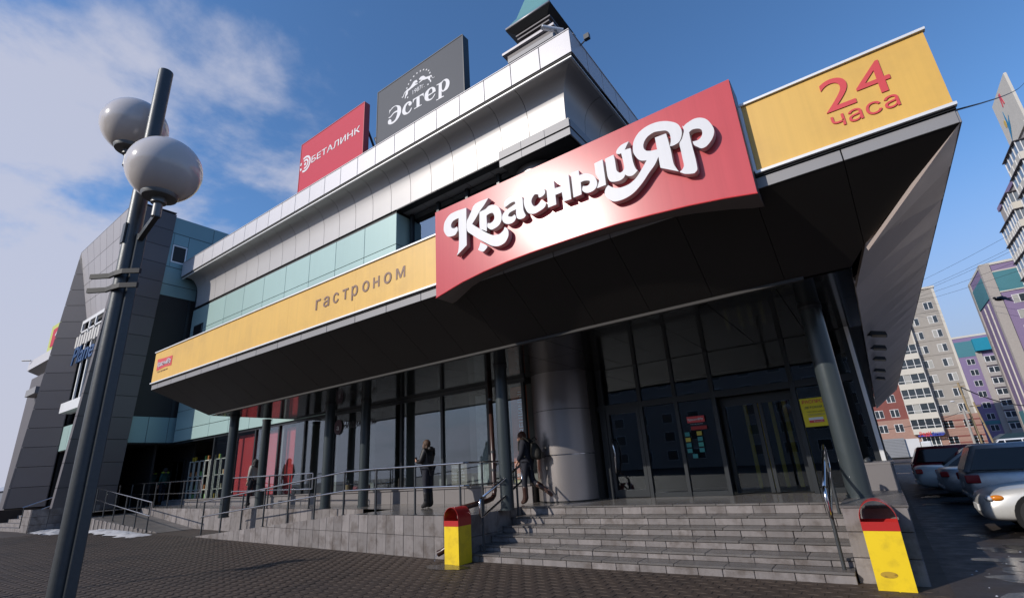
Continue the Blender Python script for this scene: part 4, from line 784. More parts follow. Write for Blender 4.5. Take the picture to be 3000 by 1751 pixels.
# ------------------------------------------------------------------ railings
def path_rail(name, label, xs, base, y, dx_end=0.12, h=1.0, mid=.55, group='tubular railings of the terrace', ends=True):
    posts = [((x, y, base(x)), (x, y, base(x) + h - .01)) for x in xs]
    L_ = [(x, y, base(x) + h) for x in ([xs[0] - dx_end] + list(xs) + [xs[-1] + dx_end])]; M_ = [(p[0], p[1], p[2] - (h - mid)) for p in L_]
    rl = [L_, M_]
    if ends: rl += [[L_[0], M_[0]], [L_[-1], M_[-1]]]
    return rail(name, label, posts, rl, group)
def rb(x): return top_of(x) if top_of(x) is not None else gz(x)
path_rail('railing', 'long sloping railing along the front edge of the right ramp', [-18.3, -17.1, -15.9, -14.7, -13.5, -12.3, -11.1, -9.9, -8.6, -7.28], rb, 8.24, ends=False)
rail('railing', 'short railing returning along the cheek wall beside the left handrail', [((-7.14, 8.8, .8), (-7.14, 8.8, 1.79)), ((-7.14, 9.75, .8), (-7.14, 9.75, 1.79))], [[(-7.28, 8.24, 1.80), (-7.14, 8.34, 1.80), (-7.14, 9.75, 1.80)], [(-7.28, 8.24, 1.35), (-7.14, 8.34, 1.35), (-7.14, 9.75, 1.35)]])
path_rail('railing', 'sloping railing along the left ramp down towards the snow', [-28.2, -27.1, -26.0, -24.9, -23.8, -22.7, -21.6], rb, 7.9)
path_rail('railing', 'level railing on the terrace edge behind the right ramp', [-19.3, -18.0, -16.7, -15.5, -14.4], lz, 9.45)
path_rail('railing', 'level railing on the terrace edge above the left ramp', [-29.5, -28.1, -26.8, -25.5, -24.2, -22.9, -21.6], lz, 9.45)
def handrail(x, label, ys):
    a, b = ys
    t = thing('handrail', (x, a, .13), label, 'handrail', 'handrails of the entrance steps')
    MB().tube([(x, a + .08, .128), (x, a + .08, 1.12)], .024, 10).build('post', post_paint, t, smooth=40); MB().tube([(x, b - .12, .66), (x, b - .12, 1.62)], .024, 10).build('post', post_paint, t, smooth=40)
    MB().tube([(x, a + .1, 1.12), (x, b, 1.66), (x, b + .08, 1.64), (x, b + .1, 1.56), (x, b + .1, 1.40), (x, b + .05, 1.33), (x, b, 1.31), (x, a + .1, .77), (x, a + .02, .76), (x, a, .84), (x, a, 1.0), (x, a + .03, 1.09), (x, a + .1, 1.12)], .024, 10).build('rail', steel, t, smooth=True)
handrail(-6.74, 'looped steel handrail at the left side of the steps by the drum column', (8.2, 9.62))
handrail(-.78, 'looped steel handrail at the right side of the steps by the stone pier', (8.2, 9.66))

# ------------------------------------------------------------------ downpipe
dp = thing('downpipe', (-7.42, 9.6, .9), 'brown rainwater pipe beside the column, bending over the terrace to the plaza', 'downpipe')
MB().tube([(-7.40, 9.55, 3.95), (-7.40, 9.55, 1.18), (-7.40, 9.52, 1.08), (-7.40, 9.44, 1.02), (-7.40, 9.3, .99), (-7.38, 8.2, .90)], .055, 14).build('pipe', pipe_m, dp, smooth=True)
MB().tube([(-7.38, 8.25, .905), (-7.38, 8.1, .89), (-7.39, 8.03, .83), (-7.40, 8.02, .7), (-7.42, 8.02, .3), (-7.46, 8.0, .22), (-7.55, 7.95, .16), (-7.62, 7.92, .13)], [.056] * 7 + [.06], 14, caps=False).build('spout', pipe_m, dp, smooth=True)
for z in (3.2, 2.0, 1.6): MB().lathe([(.064, 0), (.064, .05)], (-7.40, 9.55, z), 14).build('pipe_clip', post_paint, dp, smooth=40)
tag(MB().tube([(-7.63, 7.915, .12), (-7.67, 7.90, .07), (-7.685, 7.895, .03), (-7.69, 7.89, .0)], [.012, .009, .008, .012], 8).build('water_trickle', GLASS('clear_water', (.9, .92, .95), .2), smooth=True), 'thin trickle of meltwater falling from the brown pipe spout', 'water')
n = 26; wp = random.Random(2)
wet = [(-7.05 + (.42 + .2 * wp.random()) * math.cos(6.283 * i / n) * (1.15 if math.cos(6.283 * i / n) > 0 else .8), 7.45 + (.16 + .10 * wp.random()) * math.sin(6.283 * i / n), .0065) for i in range(n)]
struct(MB().add(wet, [tuple(range(n))]).build('wet_patch', MAT('water_film', (.032, .025, .021), .16, 0, .5, .3, 3, bump=.8, bscale=16), fix=False))

# ------------------------------------------------------------------ litter bins
def litter_bin(x0, x1, y0, y1, label, zt=.66):
    t = thing('litter_bin', ((x0 + x1) / 2, (y0 + y1) / 2, 0), label, 'litter bin', 'yellow and red litter bins beside the steps')
    w = .004; b = MB()
    b.box(x0, x1, y0, y0 + w, -.01, zt).box(x0, x1, y1 - w, y1, -.01, zt).box(x0, x0 + w, y0 + w, y1 - w, -.01, zt).box(x1 - w, x1, y0 + w, y1 - w, -.01, zt).box(x0 + w, x1 - w, y0 + w, y1 - w, .012, .02)
    b.build('body', bin_yellow, t)
    r = MB(); e = .003
    r.box(x0 - e, x1 + e, y0 - e, y0 + .0, zt - .006, zt + .095).box(x0 - e, x1 + e, y1, y1 + e, zt - .006, zt + .095).box(x0 - e, x0, y0, y1, zt - .006, zt + .14).box(x1, x1 + e, y0, y1, zt - .006, zt + .14)
    r.build('red_band', bin_red, t)
    n = 20; cx = (x0 + x1) / 2; rr = (x1 - x0) / 2 + e; rz = rr * 1.1; z0 = zt + .13
    vs = []; 
    for th in (0, .006):
        for yy in (y0 - e, y1 + e):
            for i in range(n + 1): a = math.pi * i / n; vs.append((cx - (rr - th) * math.cos(a), yy, z0 + (rz - th) * math.sin(a)))
    k = n + 1; fs = []
    for i in range(n):
        fs += [(i, i + 1, k + i + 1, k + i), (2 * k + i, 3 * k + i, 3 * k + i + 1, 2 * k + i + 1), (i, 2 * k + i, 2 * k + i + 1, i + 1), (k + i, k + i + 1, 3 * k + i + 1, 3 * k + i)]
    MB().add(vs, fs).build('hood', bin_red, t, smooth=40)
    MB().box(x0 + .01, x1 - .01, y0 + .01, y1 - .01, .02, .40).build('liner', ink, t)
    return t
litter_bin(-7.20, -6.84, 7.66, 8.03, 'yellow litter bin with red hood left of the steps, beside the pipe spout')
b2 = litter_bin(-.445, -.072, 7.84, 8.18, 'yellow litter bin with red hood right of the steps, scorched near its foot', .645)
MB().add([(-.30 + .085 * math.cos(i), 7.8365, .17 + .035 * math.sin(i)) for i in [6.283 * k / 16 for k in range(16)]], [tuple(range(16))]).build('scorch_mark', MAT('scorch', (.42, .26, .02), .7, dirt=(.10, .05, .01), dscale=14, damt=.8), b2, fix=False)

# ------------------------------------------------------------------ street lamp
LX, LY = -3.110, 0.833
lp = thing('street_lamp', (LX, LY, 0), 'dark round lamp post with two opal globe lights on short arms', 'street lamp')
MB().lathe([(.0395, 0), (.0395, 4.10)], (LX, LY, 0), 28).build('pole', lamp_pole, lp, smooth=40)
MB().box(LX + .036, LX + .060, LY + .008, LY + .052, 0, 2.96).build('side_bar', lamp_pole, lp, bevel=.003)
MB().box(LX - .060, LX - .038, LY - .02, LY + .02, 2.86, 3.48).build('side_bar', lamp_pole, lp, bevel=.003)
for z in (2.70, 2.62):                                    # flat clamp bands hugging the pole and sticking out at both sides
    pts = [(LX - .02, LY - .135), (LX - .045, LY - .07), (LX - .05, LY), (LX - .03, LY + .07), (LX + .005, LY + .135)]
    band = MB()
    pts = [(LX - .115, LY - .115), (LX - .035, LY - .058), (LX + .025, LY - .050), (LX + .085, LY - .035), (LX + .15, LY + .02)]
    vs = []; fs = []
    for x, y in pts: vs += [(x, y, z), (x, y, z + .026), (x - .004, y + .012, z + .026), (x - .004, y + .012, z)]
    for i in range(len(pts) - 1):
        for k in range(4): fs.append((4 * i + k, 4 * i + (k + 1) % 4, 4 * i + 4 + (k + 1) % 4, 4 * i + 4 + k))
    fs += [(0, 1, 2, 3), tuple(4 * (len(pts) - 1) + k for k in (3, 2, 1, 0))]
    MB().add(vs, fs).build('clamp_band', black, lp)
holder_m = MAT('grey_holder', (.16, .165, .165), .45, .4)
for gx, gy, gzz, arm0 in ((-2.845, 0.846, 3.273, 2.93), (-3.392, 0.808, 3.812, 3.49)):
    zb = gzz - .168; sx_ = 1 if gx > LX else -1
    MB().prism([(LX + sx_ * .040, LY + .012, arm0 - .02), (gx + sx_ * .02, gy - .012, zb - .125), (gx + sx_ * .02, gy - .012, zb - .095), (LX + sx_ * .040, LY + .012, arm0 + .018)], (0, .024, 0)).build('arm', lamp_pole, lp)
    MB().lathe([(.022, -.12), (.022, -.045), (.036, -.04), (.036, -.012), (.080, -.008), (.092, .02), (.088, .036)], (gx, gy, zb), 24).build('globe_holder', holder_m, lp, smooth=40)
    prof = [(max(.180 * math.sin(R(a)), .002), -.180 * math.cos(R(a))) for a in range(26, 181, 7)]
    MB().lathe(prof, (gx, gy, gzz), 40).build('globe', globe_m, lp, smooth=60)
MB().box(LX - .02, LX + .02, LY - .044, LY - .037, 2.90, 3.02).build('hatch', lamp_pole, lp)

lp2 = dup(lp, (-14.0, .25, gz(-14)), 0.5, 'globe lamp post farther west on the plaza, casting its long shadow on the pavers')
lp['group'] = lp2['group'] = 'globe lamps of the plaza'

# ------------------------------------------------------------------ shop window contents and stickers
def banner(x0, x1, z0, z1, label):
    return tag(MB().prism([(x0, 11.33, z0), (x1, 11.33, z0), (x1, 11.33, z1), (x0, 11.33, z1)], (0, .02, 0)).build('window_banner', red_print), label, 'banner', 'red banners in the shop window')
banner(-22.75, -21.45, 1.28, 3.72, 'plain red banner in the window left of the banner column'); banner(-20.42, -19.55, 1.28, 3.72, 'plain narrow red banner between two mullions'); banner(-19.3, -18.45, 1.28, 3.72, 'plain red banner in the window right of the banner column')
rl_ = thing('shop_lettering', (-14.3, 10.98, 3.3), 'dark Ридикюль lettering with a round mark on the bag shop window', 'shop sign')
text('lettering', 'Ридикюль', MAT('dark_vinyl', (.03, .02, .025), .5), rl_, -15.0, 10.985, 3.30, .26, 1.65, .003, 0, .15)
flat_shape('round_mark', [[(-15.3 + .22 * math.cos(6.283 * i / 24), 3.38 + .26 * math.sin(6.283 * i / 24)) for i in range(24)]], .003, MAT('plum_vinyl', (.07, .015, .03), .5), rl_, 10.985, smooth=False)
text('initial', 'a', white_letter, rl_, -15.37, 10.982, 3.28, .13, .14, .002)
pt = tag(None, ) if False else None
lb = thing('window_list_poster', (-9.9, 11.18, 1.55), 'brown poster listing ШТОРЫ and ПОКРЫВАЛА low in the shop window', 'poster')
MB().box(-10.22, -9.62, 11.19, 11.2, 1.29, 1.84).build('sheet', MAT('taupe_paper', (.20, .17, .14), .7), lb)
for k, s in enumerate(('КАРНИЗЫ', 'ШТОРЫ', 'ПОКРЫВАЛА', 'НАВОЛОЧКИ', 'СКАТЕРТИ')): text('lettering', s, white_letter, lb, -10.16, 11.185, 1.745 - .085 * k, .045, .32 + .03 * len(s) * .5, .003)
ob = thing('orange_poster', (-7.5, 11.2, 2.4), 'tall orange poster with vertical ВЕЩИЦЫ! lettering beside the drum column', 'poster')
MB().box(-7.98, -7.45, 11.2, 11.215, 1.36, 3.74).build('sheet', MAT('orange_paper', (.50, .12, .035), .6), ob); MB().box(-8.0, -7.45, 11.2, 11.215, 1.27, 1.355).build('base_strip', MAT('cream_strip', (.55, .48, .25), .6), ob)
text('lettering', 'ВЕЩИЦЫ!', white_letter, ob, -7.55, 11.193, 2.5, .19, 1.1, .003, 0, 0, 1, rot90=True)
text('lettering', 'СБЕ', white_letter, ob, -7.95, 11.193, 1.41, .09, .2, .003, .01); text('lettering', 'ОТО', white_letter, ob, -7.68, 11.193, 1.41, .09, .2, .003, .01)
dc = tag(MB().box(-9.35, -8.75, 11.35, 11.36, 1.23, 3.7).build('patterned_drape', MAT('pale_drape', (.40, .42, .42), .8, var=.35, scale=7)), 'pale patterned drape hanging in the window by the downpipe', 'curtain')
def handbag(x, y, w, h, col, label):
    t = thing('handbag', (x, y, 1.22), label, 'handbag', 'handbags in the shop window')
    MB().prism([(x - w / 2, y - .08, 1.22), (x + w / 2, y - .08, 1.22), (x + w * .42, y - .08, 1.22 + h), (x - w * .42, y - .08, 1.22 + h)], (0, .16, 0)).build('body', MAT('bag_' + str(round(x * 10)), col, .4), t, bevel=.03)
    MB().tube([(x + .7 * w / 2 * math.cos(R(a)), y, 1.22 + h - .01 + .15 * math.sin(R(a))) for a in range(0, 181, 20)], .010, 6).build('handle', post_paint, t)
for k, (x, w, h, c, nm) in enumerate(((-15.2, .30, .24, (.28, .19, .10), 'tan handbag at the left of the window display'), (-14.7, .26, .18, (.25, .03, .03), 'small red handbag beside the tan one'), (-14.2, .30, .22, (.28, .02, .025), 'red handbag behind the inner column'), (-13.4, .34, .22, (.03, .025, .025), 'black handbag left of the brown one'), (-12.95, .30, .2, (.03, .03, .03), 'low black handbag in the middle of the display'), (-12.45, .34, .36, (.06, .04, .03), 'large dark brown handbag at the right of the display'))): handbag(x, 11.4, w, h, c, nm)
flp = random.Random(4)
for k in range(7):
    x = -27.6 + .52 * k; t = thing('display_rack', (x, 11.6, 1.2), ['narrow green white display rack at the left of the gift shop window', 'tall pale rack with yellow goods, second in the gift shop', 'pale rack with orange goods, third in the gift shop', 'middle rack with mixed goods in the gift shop', 'pale rack with green goods right of the middle one', 'rack with yellow bouquets near the left corner column', 'rightmost rack with green boxes behind the corner column'][k], 'rack', 'racks in the gift shop window')
    MB().box(x - .02, x + .02, 11.5, 11.54, 1.2, 2.9).box(x + .38, x + .42, 11.5, 11.54, 1.2, 2.9).box(x - .02, x + .42, 11.5, 11.54, 2.88, 2.92).box(x, x + .4, 11.5, 11.7, 1.6, 1.63).box(x, x + .4, 11.5, 11.7, 2.2, 2.23).build('frame', MAT('pale_rack', (.45, .47, .42), .5) if k == 0 else bpy.data.materials['pale_rack'], t)
    for j in range(5):
        c = flp.choice([(.5, .36, .03), (.4, .15, .04), (.12, .3, .08), (.5, .45, .3)]); zz = flp.choice([1.22, 1.63, 2.23, 2.92])
        slab('goods', MAT('goods_%d_%d' % (k, j), c, .5), t, (x + .05 + .08 * j, 11.6, zz + .1), (.07, .08, .2))
yp = thing('sale_poster', (-.7, 11.84, 2.3), 'yellow sale poster with red РАСПРОД lettering half hidden by the right column', 'poster')
MB().box(-1.17, -.47, 11.80, 11.812, 2.045, 2.60).build('sheet', MAT('yellow_paper', (.72, .60, .02), .55), yp)
navy = MAT('dark_print', (.02, .04, .06), .6)
text('lettering', 'РАСПРОДАЖА', red_print, yp, -1.13, 11.797, 2.50, .065, .655, .002, .012); text('lettering', 'ДЕТСКОЙ ОДЕЖДЫ', navy, yp, -1.11, 11.797, 2.40, .050, .635, .002, .01)
text('caption', 'торговые марки:', navy, yp, -1.09, 11.797, 2.325, .016, .33, .002); text('brand_line', 'COCCODRILLO', MAT('grey_print', (.25, .22, .2), .6), yp, -1.08, 11.797, 2.26, .03, .30, .002)
MB().box(-1.08, -.83, 11.795, 11.80, 2.17, 2.22).build('white_field', trim_white, yp); MB().box(-1.08, -.82, 11.793, 11.799, 2.12, 2.17).build('red_field', red_print, yp); text('brand_line', 'Kristella', white_letter, yp, -1.0, 11.79, 2.13, .025, .16, .002)
text('discount', '-5', red_print, yp, -.74, 11.797, 2.14, .17, .24, .002, .01)
rn = thing('red_door_sign', (-3.3, 11.85, 2.4), 'small red sign with white script on the entrance glass', 'sign')
MB().box(-3.51, -3.12, 11.85, 11.86, 2.36, 2.50).build('sheet', red_print, rn); text('lettering', 'КрасныйЯр', white_letter, rn, -3.49, 11.846, 2.41, .05, .34, .002, .02); text('caption', 'гастроном', white_letter, rn, -3.45, 11.846, 2.32, .014, .28, .002, 0, 0, 1.3)
nb = thing('notice_board', (-3.5, 11.86, 1.9), 'cluster of small teal and yellow notices on the entrance glass', 'notice')
npz = random.Random(8)
for k in range(9):
    x = -3.62 + .27 * (k % 2) + (.0 if k < 8 else .1); z = 2.12 - .12 * (k // 2); slab('notice', MAT('notice_%d' % k, npz.choice([(.03, .22, .22), (.45, .38, .05), (.05, .3, .25)]), .6), nb, (x + .06, 11.86, z), (.11, .008, .09))
MB().box(-3.45, -3.1, 11.855, 11.862, 2.20, 2.28).build('red_notice', MAT('dim_red', (.3, .02, .02), .6), nb)

def split_loose(o):
    """one object per separate letter"""
    me = o.data; par = list(range(len(me.vertices)))
    def fd(i):
        while par[i] != i: par[i] = par[par[i]]; i = par[i]
        return i
    for e in me.edges:
        a_, b_ = fd(e.vertices[0]), fd(e.vertices[1])
        if a_ != b_: par[a_] = b_
    gr = {}
    for f_ in me.polygons: gr.setdefault(fd(f_.vertices[0]), []).append(f_)
    if len(gr) < 2: return
    for fs_ in gr.values():
        ix = sorted({v for f_ in fs_ for v in f_.vertices}); mp_ = {v: i for i, v in enumerate(ix)}
        m2 = bpy.data.meshes.new('letter'); m2.from_pydata([me.vertices[v].co for v in ix], [], [[mp_[v] for v in f_.vertices] for f_ in fs_]); m2.materials.append(me.materials[0])
        n_ = bpy.data.objects.new('letter', m2); COL.objects.link(n_); n_.parent = o.parent
    bpy.data.objects.remove(o)
for s_ in (g24, bs):
    for c_ in list(s_.children):
        if c_.name.split('.')[0] in ('digits', 'lettering'): split_loose(c_)

# ------------------------------------------------------------------ floodlights and cameras
for k, yy in enumerate((13.3, 15.2, 17.2, 20.0, 22.4)):
    t = thing('floodlight', (.28, yy, 3.95), ['floodlight under the side soffit, nearest of the row of five', 'second floodlight of the row under the side soffit', 'middle floodlight of the row under the side soffit', 'fourth floodlight of the row under the side soffit', 'floodlight under the side soffit, farthest of the row of five'][k], 'floodlight', 'floodlights under the side soffit')
    MB().tube([(.12, yy, 3.98), (.36, yy, 3.93)], .03, 8).build('arm', post_paint, t)
    MB().prism([(.34, yy - .16, 3.99), (.62, yy - .16, 3.92), (.64, yy - .16, 3.84), (.36, yy - .16, 3.90)], (0, .32, 0)).build('head', post_paint, t)
    MB().prism([(.38, yy - .14, 3.888), (.62, yy - .14, 3.838), (.62, yy - .14, 3.830), (.38, yy - .14, 3.880)], (0, .28, 0)).build('lens', MAT('lens_%d' % k, (.75, .55, .30), .2) , t)
sc_ = thing('security_camera', (-4.85, 10.1, 13.3), 'white bullet security camera on the cornice top beside the corner', 'security camera')
MB().tube([(-4.78, 10.2, 13.26), (-4.85, 10.15, 13.55)], .035, 8).build('bracket', post_paint, sc_); MB().tube([(-4.72, 10.35, 13.62), (-5.12, 9.85, 13.60)], .075, 12).build('housing', trim_white, sc_, smooth=40); MB().tube([(-5.10, 9.872, 13.58), (-5.125, 9.842, 13.578)], .05, 12).build('lens', post_paint, sc_)
sc2 = thing('security_camera', (-4.3, 10.8, 13.2), 'small dark camera on a thin arm right of the cornice corner', 'security camera')
MB().tube([(-4.4, 10.75, 13.18), (-4.2, 10.75, 13.28)], .02, 8).build('arm', post_paint, sc2); MB().box(-4.24, -4.08, 10.68, 10.8, 13.25, 13.42).build('housing', post_paint, sc2)

# ------------------------------------------------------------------ snow
def snowbank(x0, x1, y0, y1, h, label, seed):
    rr = random.Random(seed); n, mm = 40, 9; vs = []
    for i in range(n + 1):
        x = x0 + (x1 - x0) * i / n; e = math.sin(math.pi * i / n) ** .5; hh = h * e * (.5 + .6 * rr.random())
        for j in range(mm + 1):
            v = j / mm; vs.append((x + rr.uniform(-.05, .05), y0 + (y1 - y0) * v + (.12 * math.sin(i * .9) + rr.uniform(-.05, .05)) * (1 - v), gz(x) - .02 + hh * math.sin(math.pi * min(1, v * .9 + .1)) ** .8 * (.75 + .4 * rr.random())))
    m_ = mm + 1
    return tag(MB().add(vs, [(i * m_ + j, (i + 1) * m_ + j, (i + 1) * m_ + j + 1, i * m_ + j + 1) for i in range(n) for j in range(mm)]).build('snow_heap', snow, smooth=True, fix=False), label, 'snow', 'melting snow heaps by the ramp')
snowbank(-28.6, -26.0, 6.3, 7.4, .12, 'dirty melting snow heap at the foot of the portal plinth', 1); snowbank(-26.2, -20.8, 7.1, 8.0, .13, 'long dirty snow heap along the foot of the left ramp wall', 2)
# ------------------------------------------------------------------ cars
car_glass = MAT('car_glass', (.004, .004, .005), .05, 0, .35)
tyre_m = MAT('tyre_rubber', (.018, .018, .018), .8); rim_m = MAT('alloy_rim', (.50, .50, .51), .3, .8); arch_m = MAT('wheel_well', (.006, .006, .006), .9)
amber = MAT('amber_lens', (.65, .20, .01), .2); redl = MAT('red_lens', (.30, .012, .015), .15); clearl = MAT('clear_lens', (.55, .57, .6), .1)
plate_m = MAT('number_plate', (.6, .6, .6), .5)
def car(label, x0, yn, L, W, H, kind, paint, front_near, group='cars parked beside the shopping centre', name='parked_car', clean=None):
    t = thing(name, (x0 + L / 2, yn + W / 2, 0), label, 'car', group)
    yc = yn + W / 2
    def X(s): return x0 + s * L if front_near else x0 + (1 - s) * L
    hb = .60 * H                                          # belt height
    if kind == 'wagon': ST = [(0, .36, .62, .80), (.03, .24, .72, .90), (.10, .22, .90, .97), (.24, .22, hb, 1), (.5, .22, hb + .02, 1), (.8, .22, hb + .04, 1), (.95, .24, hb + .05, .97), (.985, .28, hb + .03, .93), (1, .40, hb - .04, .88)]; GH = (.25, .40, .93, .992)
    else: ST = [(0, .25, .50, .84), (.022, .19, .655, .92), (.09, .19, .755, .97), (.26, .19, hb - .02, 1), (.5, .19, hb, 1), (.78, .19, hb + .04, 1), (.93, .22, hb + .07, .96), (.98, .27, hb + .05, .91), (1, .38, hb - .04, .84)]; GH = (.26, .42, .68, .84)
    vs = []; n = 0
    for s, zl, zb, wf in ST:
        w_ = W / 2 * wf; half = [(w_ * .82, zl), (w_ * .97, zl + .08), (w_, zl + (zb - zl) * .45), (w_ * .985, zl + (zb - zl) * .62), (w_ * .95, zb - .07), (w_ * .88, zb), (w_ * .45, zb + .025)]
        ring = [(X(s), yc - y, z) for y, z in half] + [(X(s), yc + y, z) for y, z in half[::-1]]
        n = len(ring); vs += ring
    fs = [(i * n + k, (i + 1) * n + k, (i + 1) * n + (k + 1) % n, i * n + (k + 1) % n) for i in range(len(ST) - 1) for k in range(n)] + [tuple(range(n)), tuple(range((len(ST) - 1) * n, len(ST) * n))]
    MB().add(vs, fs).build('body', paint, t, smooth=True, sub=2)
    a, b, c, d = GH; zf = hb - .03; zr = hb + (.03 if kind == 'wagon' else .02)
    wb, wt = W / 2 * .885, W / 2 * .70
    def gp(s, z, w_): return [(X(s), yc - w_, z), (X(s), yc + w_, z)]
    A, Bq, Cq, D = gp(a, zf, wb), gp(b, H - .02, wt), gp(c, H - .01, wt), gp(d, zr, wb * .97); Mq = gp((b + c) / 2, H, wt)
    v = A + Bq + Mq + Cq + D
    MB().add(v, [(0, 1, 3, 2), (2, 3, 5, 4), (4, 5, 7, 6), (6, 7, 9, 8), (0, 2, 4, 6, 8), (1, 9, 7, 5, 3)]).build('cabin', paint, t, bevel=.05, smooth=50)
    def lerp(p, q, k): return tuple(p[i] + (q[i] - p[i]) * k for i in range(3))
    for sd in (0, 1):                                    # side windows
        off = -.012 if sd == 0 else .012
        def sp(s, k):                                    # point on the side plane
            zb_ = zf + (zr - zf) * (s - a) / (d - a); zt = H - .02
            z = zb_ + (zt - zb_) * k; w_ = wb + (wt - wb) * k
            return (X(s), yc + (-w_ if sd == 0 else w_) + off, z)
        def edge(s, k):                                  # clamp between the raked pillars
            lo = a + (b - a) * k + .018; hi = d + (c - d) * k - .018
            return min(max(s, lo), hi)
        cuts = [a, a + .21, (a + .42) if kind == 'wagon' else a + .40, d]
        for p, q in zip(cuts[:-1], cuts[1:]):
            p2, q2 = p + .008, q - .008
            P4 = [sp(edge(p2, .08), .08), sp(edge(q2, .08), .08), sp(edge(q2, .86), .86), sp(edge(p2, .86), .86)]
            MB().prism(P4, (0, off, 0)).build('side_window', car_glass, t)
    e = .1
    def scr(P_, Q_, nm):                                  # windscreen / rear window
        o_ = Vector(lerp(P_[0], P_[1], .5)) - Vector((x0 + L / 2, yc, H * .6)); o_.y = 0; o_.normalize(); o_ *= .008
        p = [lerp(lerp(P_[0], P_[1], e), lerp(Q_[0], Q_[1], e), .08), lerp(lerp(P_[0], P_[1], 1 - e), lerp(Q_[0], Q_[1], 1 - e), .08), lerp(lerp(P_[0], P_[1], 1 - e), lerp(Q_[0], Q_[1], 1 - e), .9), lerp(lerp(P_[0], P_[1], e), lerp(Q_[0], Q_[1], e), .9)]
        MB().prism([tuple(Vector(i) + o_) for i in p], tuple(o_)).build(nm, car_glass, t)
    scr(A, Bq, 'windscreen'); scr(D, Cq, 'rear_window')
    for s in ((.165, .78) if kind == 'sedan' else (.19, .80)):
        for sgn in (-1, 1):
            y = yc + sgn * (W / 2); cx = X(s); rr = .315
            MB().tube([(cx, y - sgn * .26, rr), (cx, y + sgn * .006, rr)], rr + .05, 26).build('wheel_arch', arch_m, t)
            wh = MB().tube([(cx, y - sgn * .2, rr), (cx, y - sgn * .01, rr), (cx, y + sgn * .012, rr), (cx, y + sgn * .016, rr)], [rr, rr, rr - .02, rr - .09], 28, False).build('wheel', tyre_m, t, smooth=40)
            MB().tube([(cx, y + sgn * .002, rr), (cx, y + sgn * .012, rr)], [.20, .195], 24).build('rim_well', arch_m, wh)
            sp_ = MB()
            for k in range(5):
                an = 2 * math.pi * k / 5 + .3; dx, dz = math.cos(an), math.sin(an); px, pz = -dz, dx
                sp_.prism([(cx + px * .030, y + sgn * .013, rr + pz * .030), (cx + dx * .205 + px * .045, y + sgn * .013, rr + dz * .205 + pz * .045), (cx + dx * .205 - px * .045, y + sgn * .013, rr + dz * .205 - pz * .045), (cx - px * .030, y + sgn * .013, rr - pz * .030)], (0, sgn * .012, 0))
            sp_.tube([(cx, y + sgn * .012, rr), (cx, y + sgn * .03, rr)], .045, 12)
            sp_.tube([(cx, y + sgn * .0125, rr), (cx, y + sgn * .022, rr)], [.225, .215], 28, False); sp_.build('rim', rim_m, wh, smooth=40)
    for sgn in (-1, 1):
        y = yc + sgn * W / 2 * .78
        m1 = MB().add(*_ell(X(.030), y, .595 if kind != 'wagon' else .66, .06, .17, .05)).build('headlight', clearl, t, smooth=True)
        m2 = MB().add(*_ell(X(.052), yc + sgn * W / 2 * .90, .605, .10, .05, .052)).build('indicator', amber, t, smooth=True)
        if kind == 'wagon': MB().box(min(X(.945), X(1.0)), max(X(.945), X(1.0)), yc + sgn * W / 2 * .955 - .02, yc + sgn * W / 2 * .955 + .02, hb - .20, hb - .03).build('tail_light', redl, t, bevel=.015)
        else: MB().box(min(X(.955), X(.995)), max(X(.955), X(.995)), yc + sgn * W / 2 * .88 - .10, yc + sgn * W / 2 * .88 + .06, hb - .14, hb).build('tail_light', redl, t, bevel=.02)
        MB().add(*_ell(X(a + .035), yc + sgn * (W / 2 + .07), hb + .06, .07, .09, .06)).build('mirror', paint, t, smooth=True)
        MB().box(min(X(.30), X(.68)), max(X(.30), X(.68)), yc + sgn * (W / 2 + .002) - .006, yc + sgn * (W / 2 + .002) + .006, .47, .51).build('side_moulding', arch_m, t)
    for sgn in (-1, 1):
        for s in ((.30, .50, .69) if kind == 'sedan' else (.29, .49, .70)): MB().box(X(s) - .004, X(s) + .004, yc + sgn * (W / 2 * .975) - .02, yc + sgn * (W / 2 * .975) + .016, .36, hb - .08).build('door_seam', arch_m, t)
        for s in (.455, .655): MB().box(X(s) - .08, X(s) + .08, yc + sgn * (W / 2 * .985) - .02, yc + sgn * (W / 2 * .985) + .022, hb - .17, hb - .145).build('door_handle', paint, t, bevel=.008)
    MB().box(X(1.0) - .012, X(1.0) + .012, yc - .26, yc + .26, hb - .30, hb - .19).build('number_plate', plate_m, t)
    MB().box(X(0.0) - .012, X(0.0) + .012, yc - .26, yc + .26, .36, .47).build('number_plate', plate_m, t)
    for s in ((.99,) if kind == 'sedan' else (.0, .99)): MB().box(X(s) - .06, X(s) + .06, yc - W * .40, yc + W * .40, .36, .50).build('bumper', paint, t, bevel=.04, smooth=50)
    return t
def _ell(cx, cy, cz, rx, ry, rz, n=14, m_=8):
    vs = [(cx, cy, cz - rz)]
    for j in range(1, m_):
        a = math.pi * j / m_ - math.pi / 2
        for i in range(n): b = 2 * math.pi * i / n; vs.append((cx + rx * math.cos(a) * math.cos(b), cy + ry * math.cos(a) * math.sin(b), cz + rz * math.sin(a)))
    vs.append((cx, cy, cz + rz)); fs = [(0, 1 + (i + 1) % n, 1 + i) for i in range(n)]
    for j in range(m_ - 2):
        for i in range(n): fs.append((1 + j * n + i, 1 + j * n + (i + 1) % n, 1 + (j + 1) * n + (i + 1) % n, 1 + (j + 1) * n + i))
    k = len(vs) - 1; fs += [(k, k - n + i, k - n + (i + 1) % n) for i in range(n)]
    return vs, fs
silver = MAT('silver_paint', (.42, .42, .43), .28, .55, .5, .04, dirt=(.16, .14, .12), dscale=1.6, damt=.45)
pearl = MAT('pearl_paint', (.58, .57, .54), .30, .25, .5, .04, dirt=(.25, .22, .19), dscale=1.5, damt=.4)
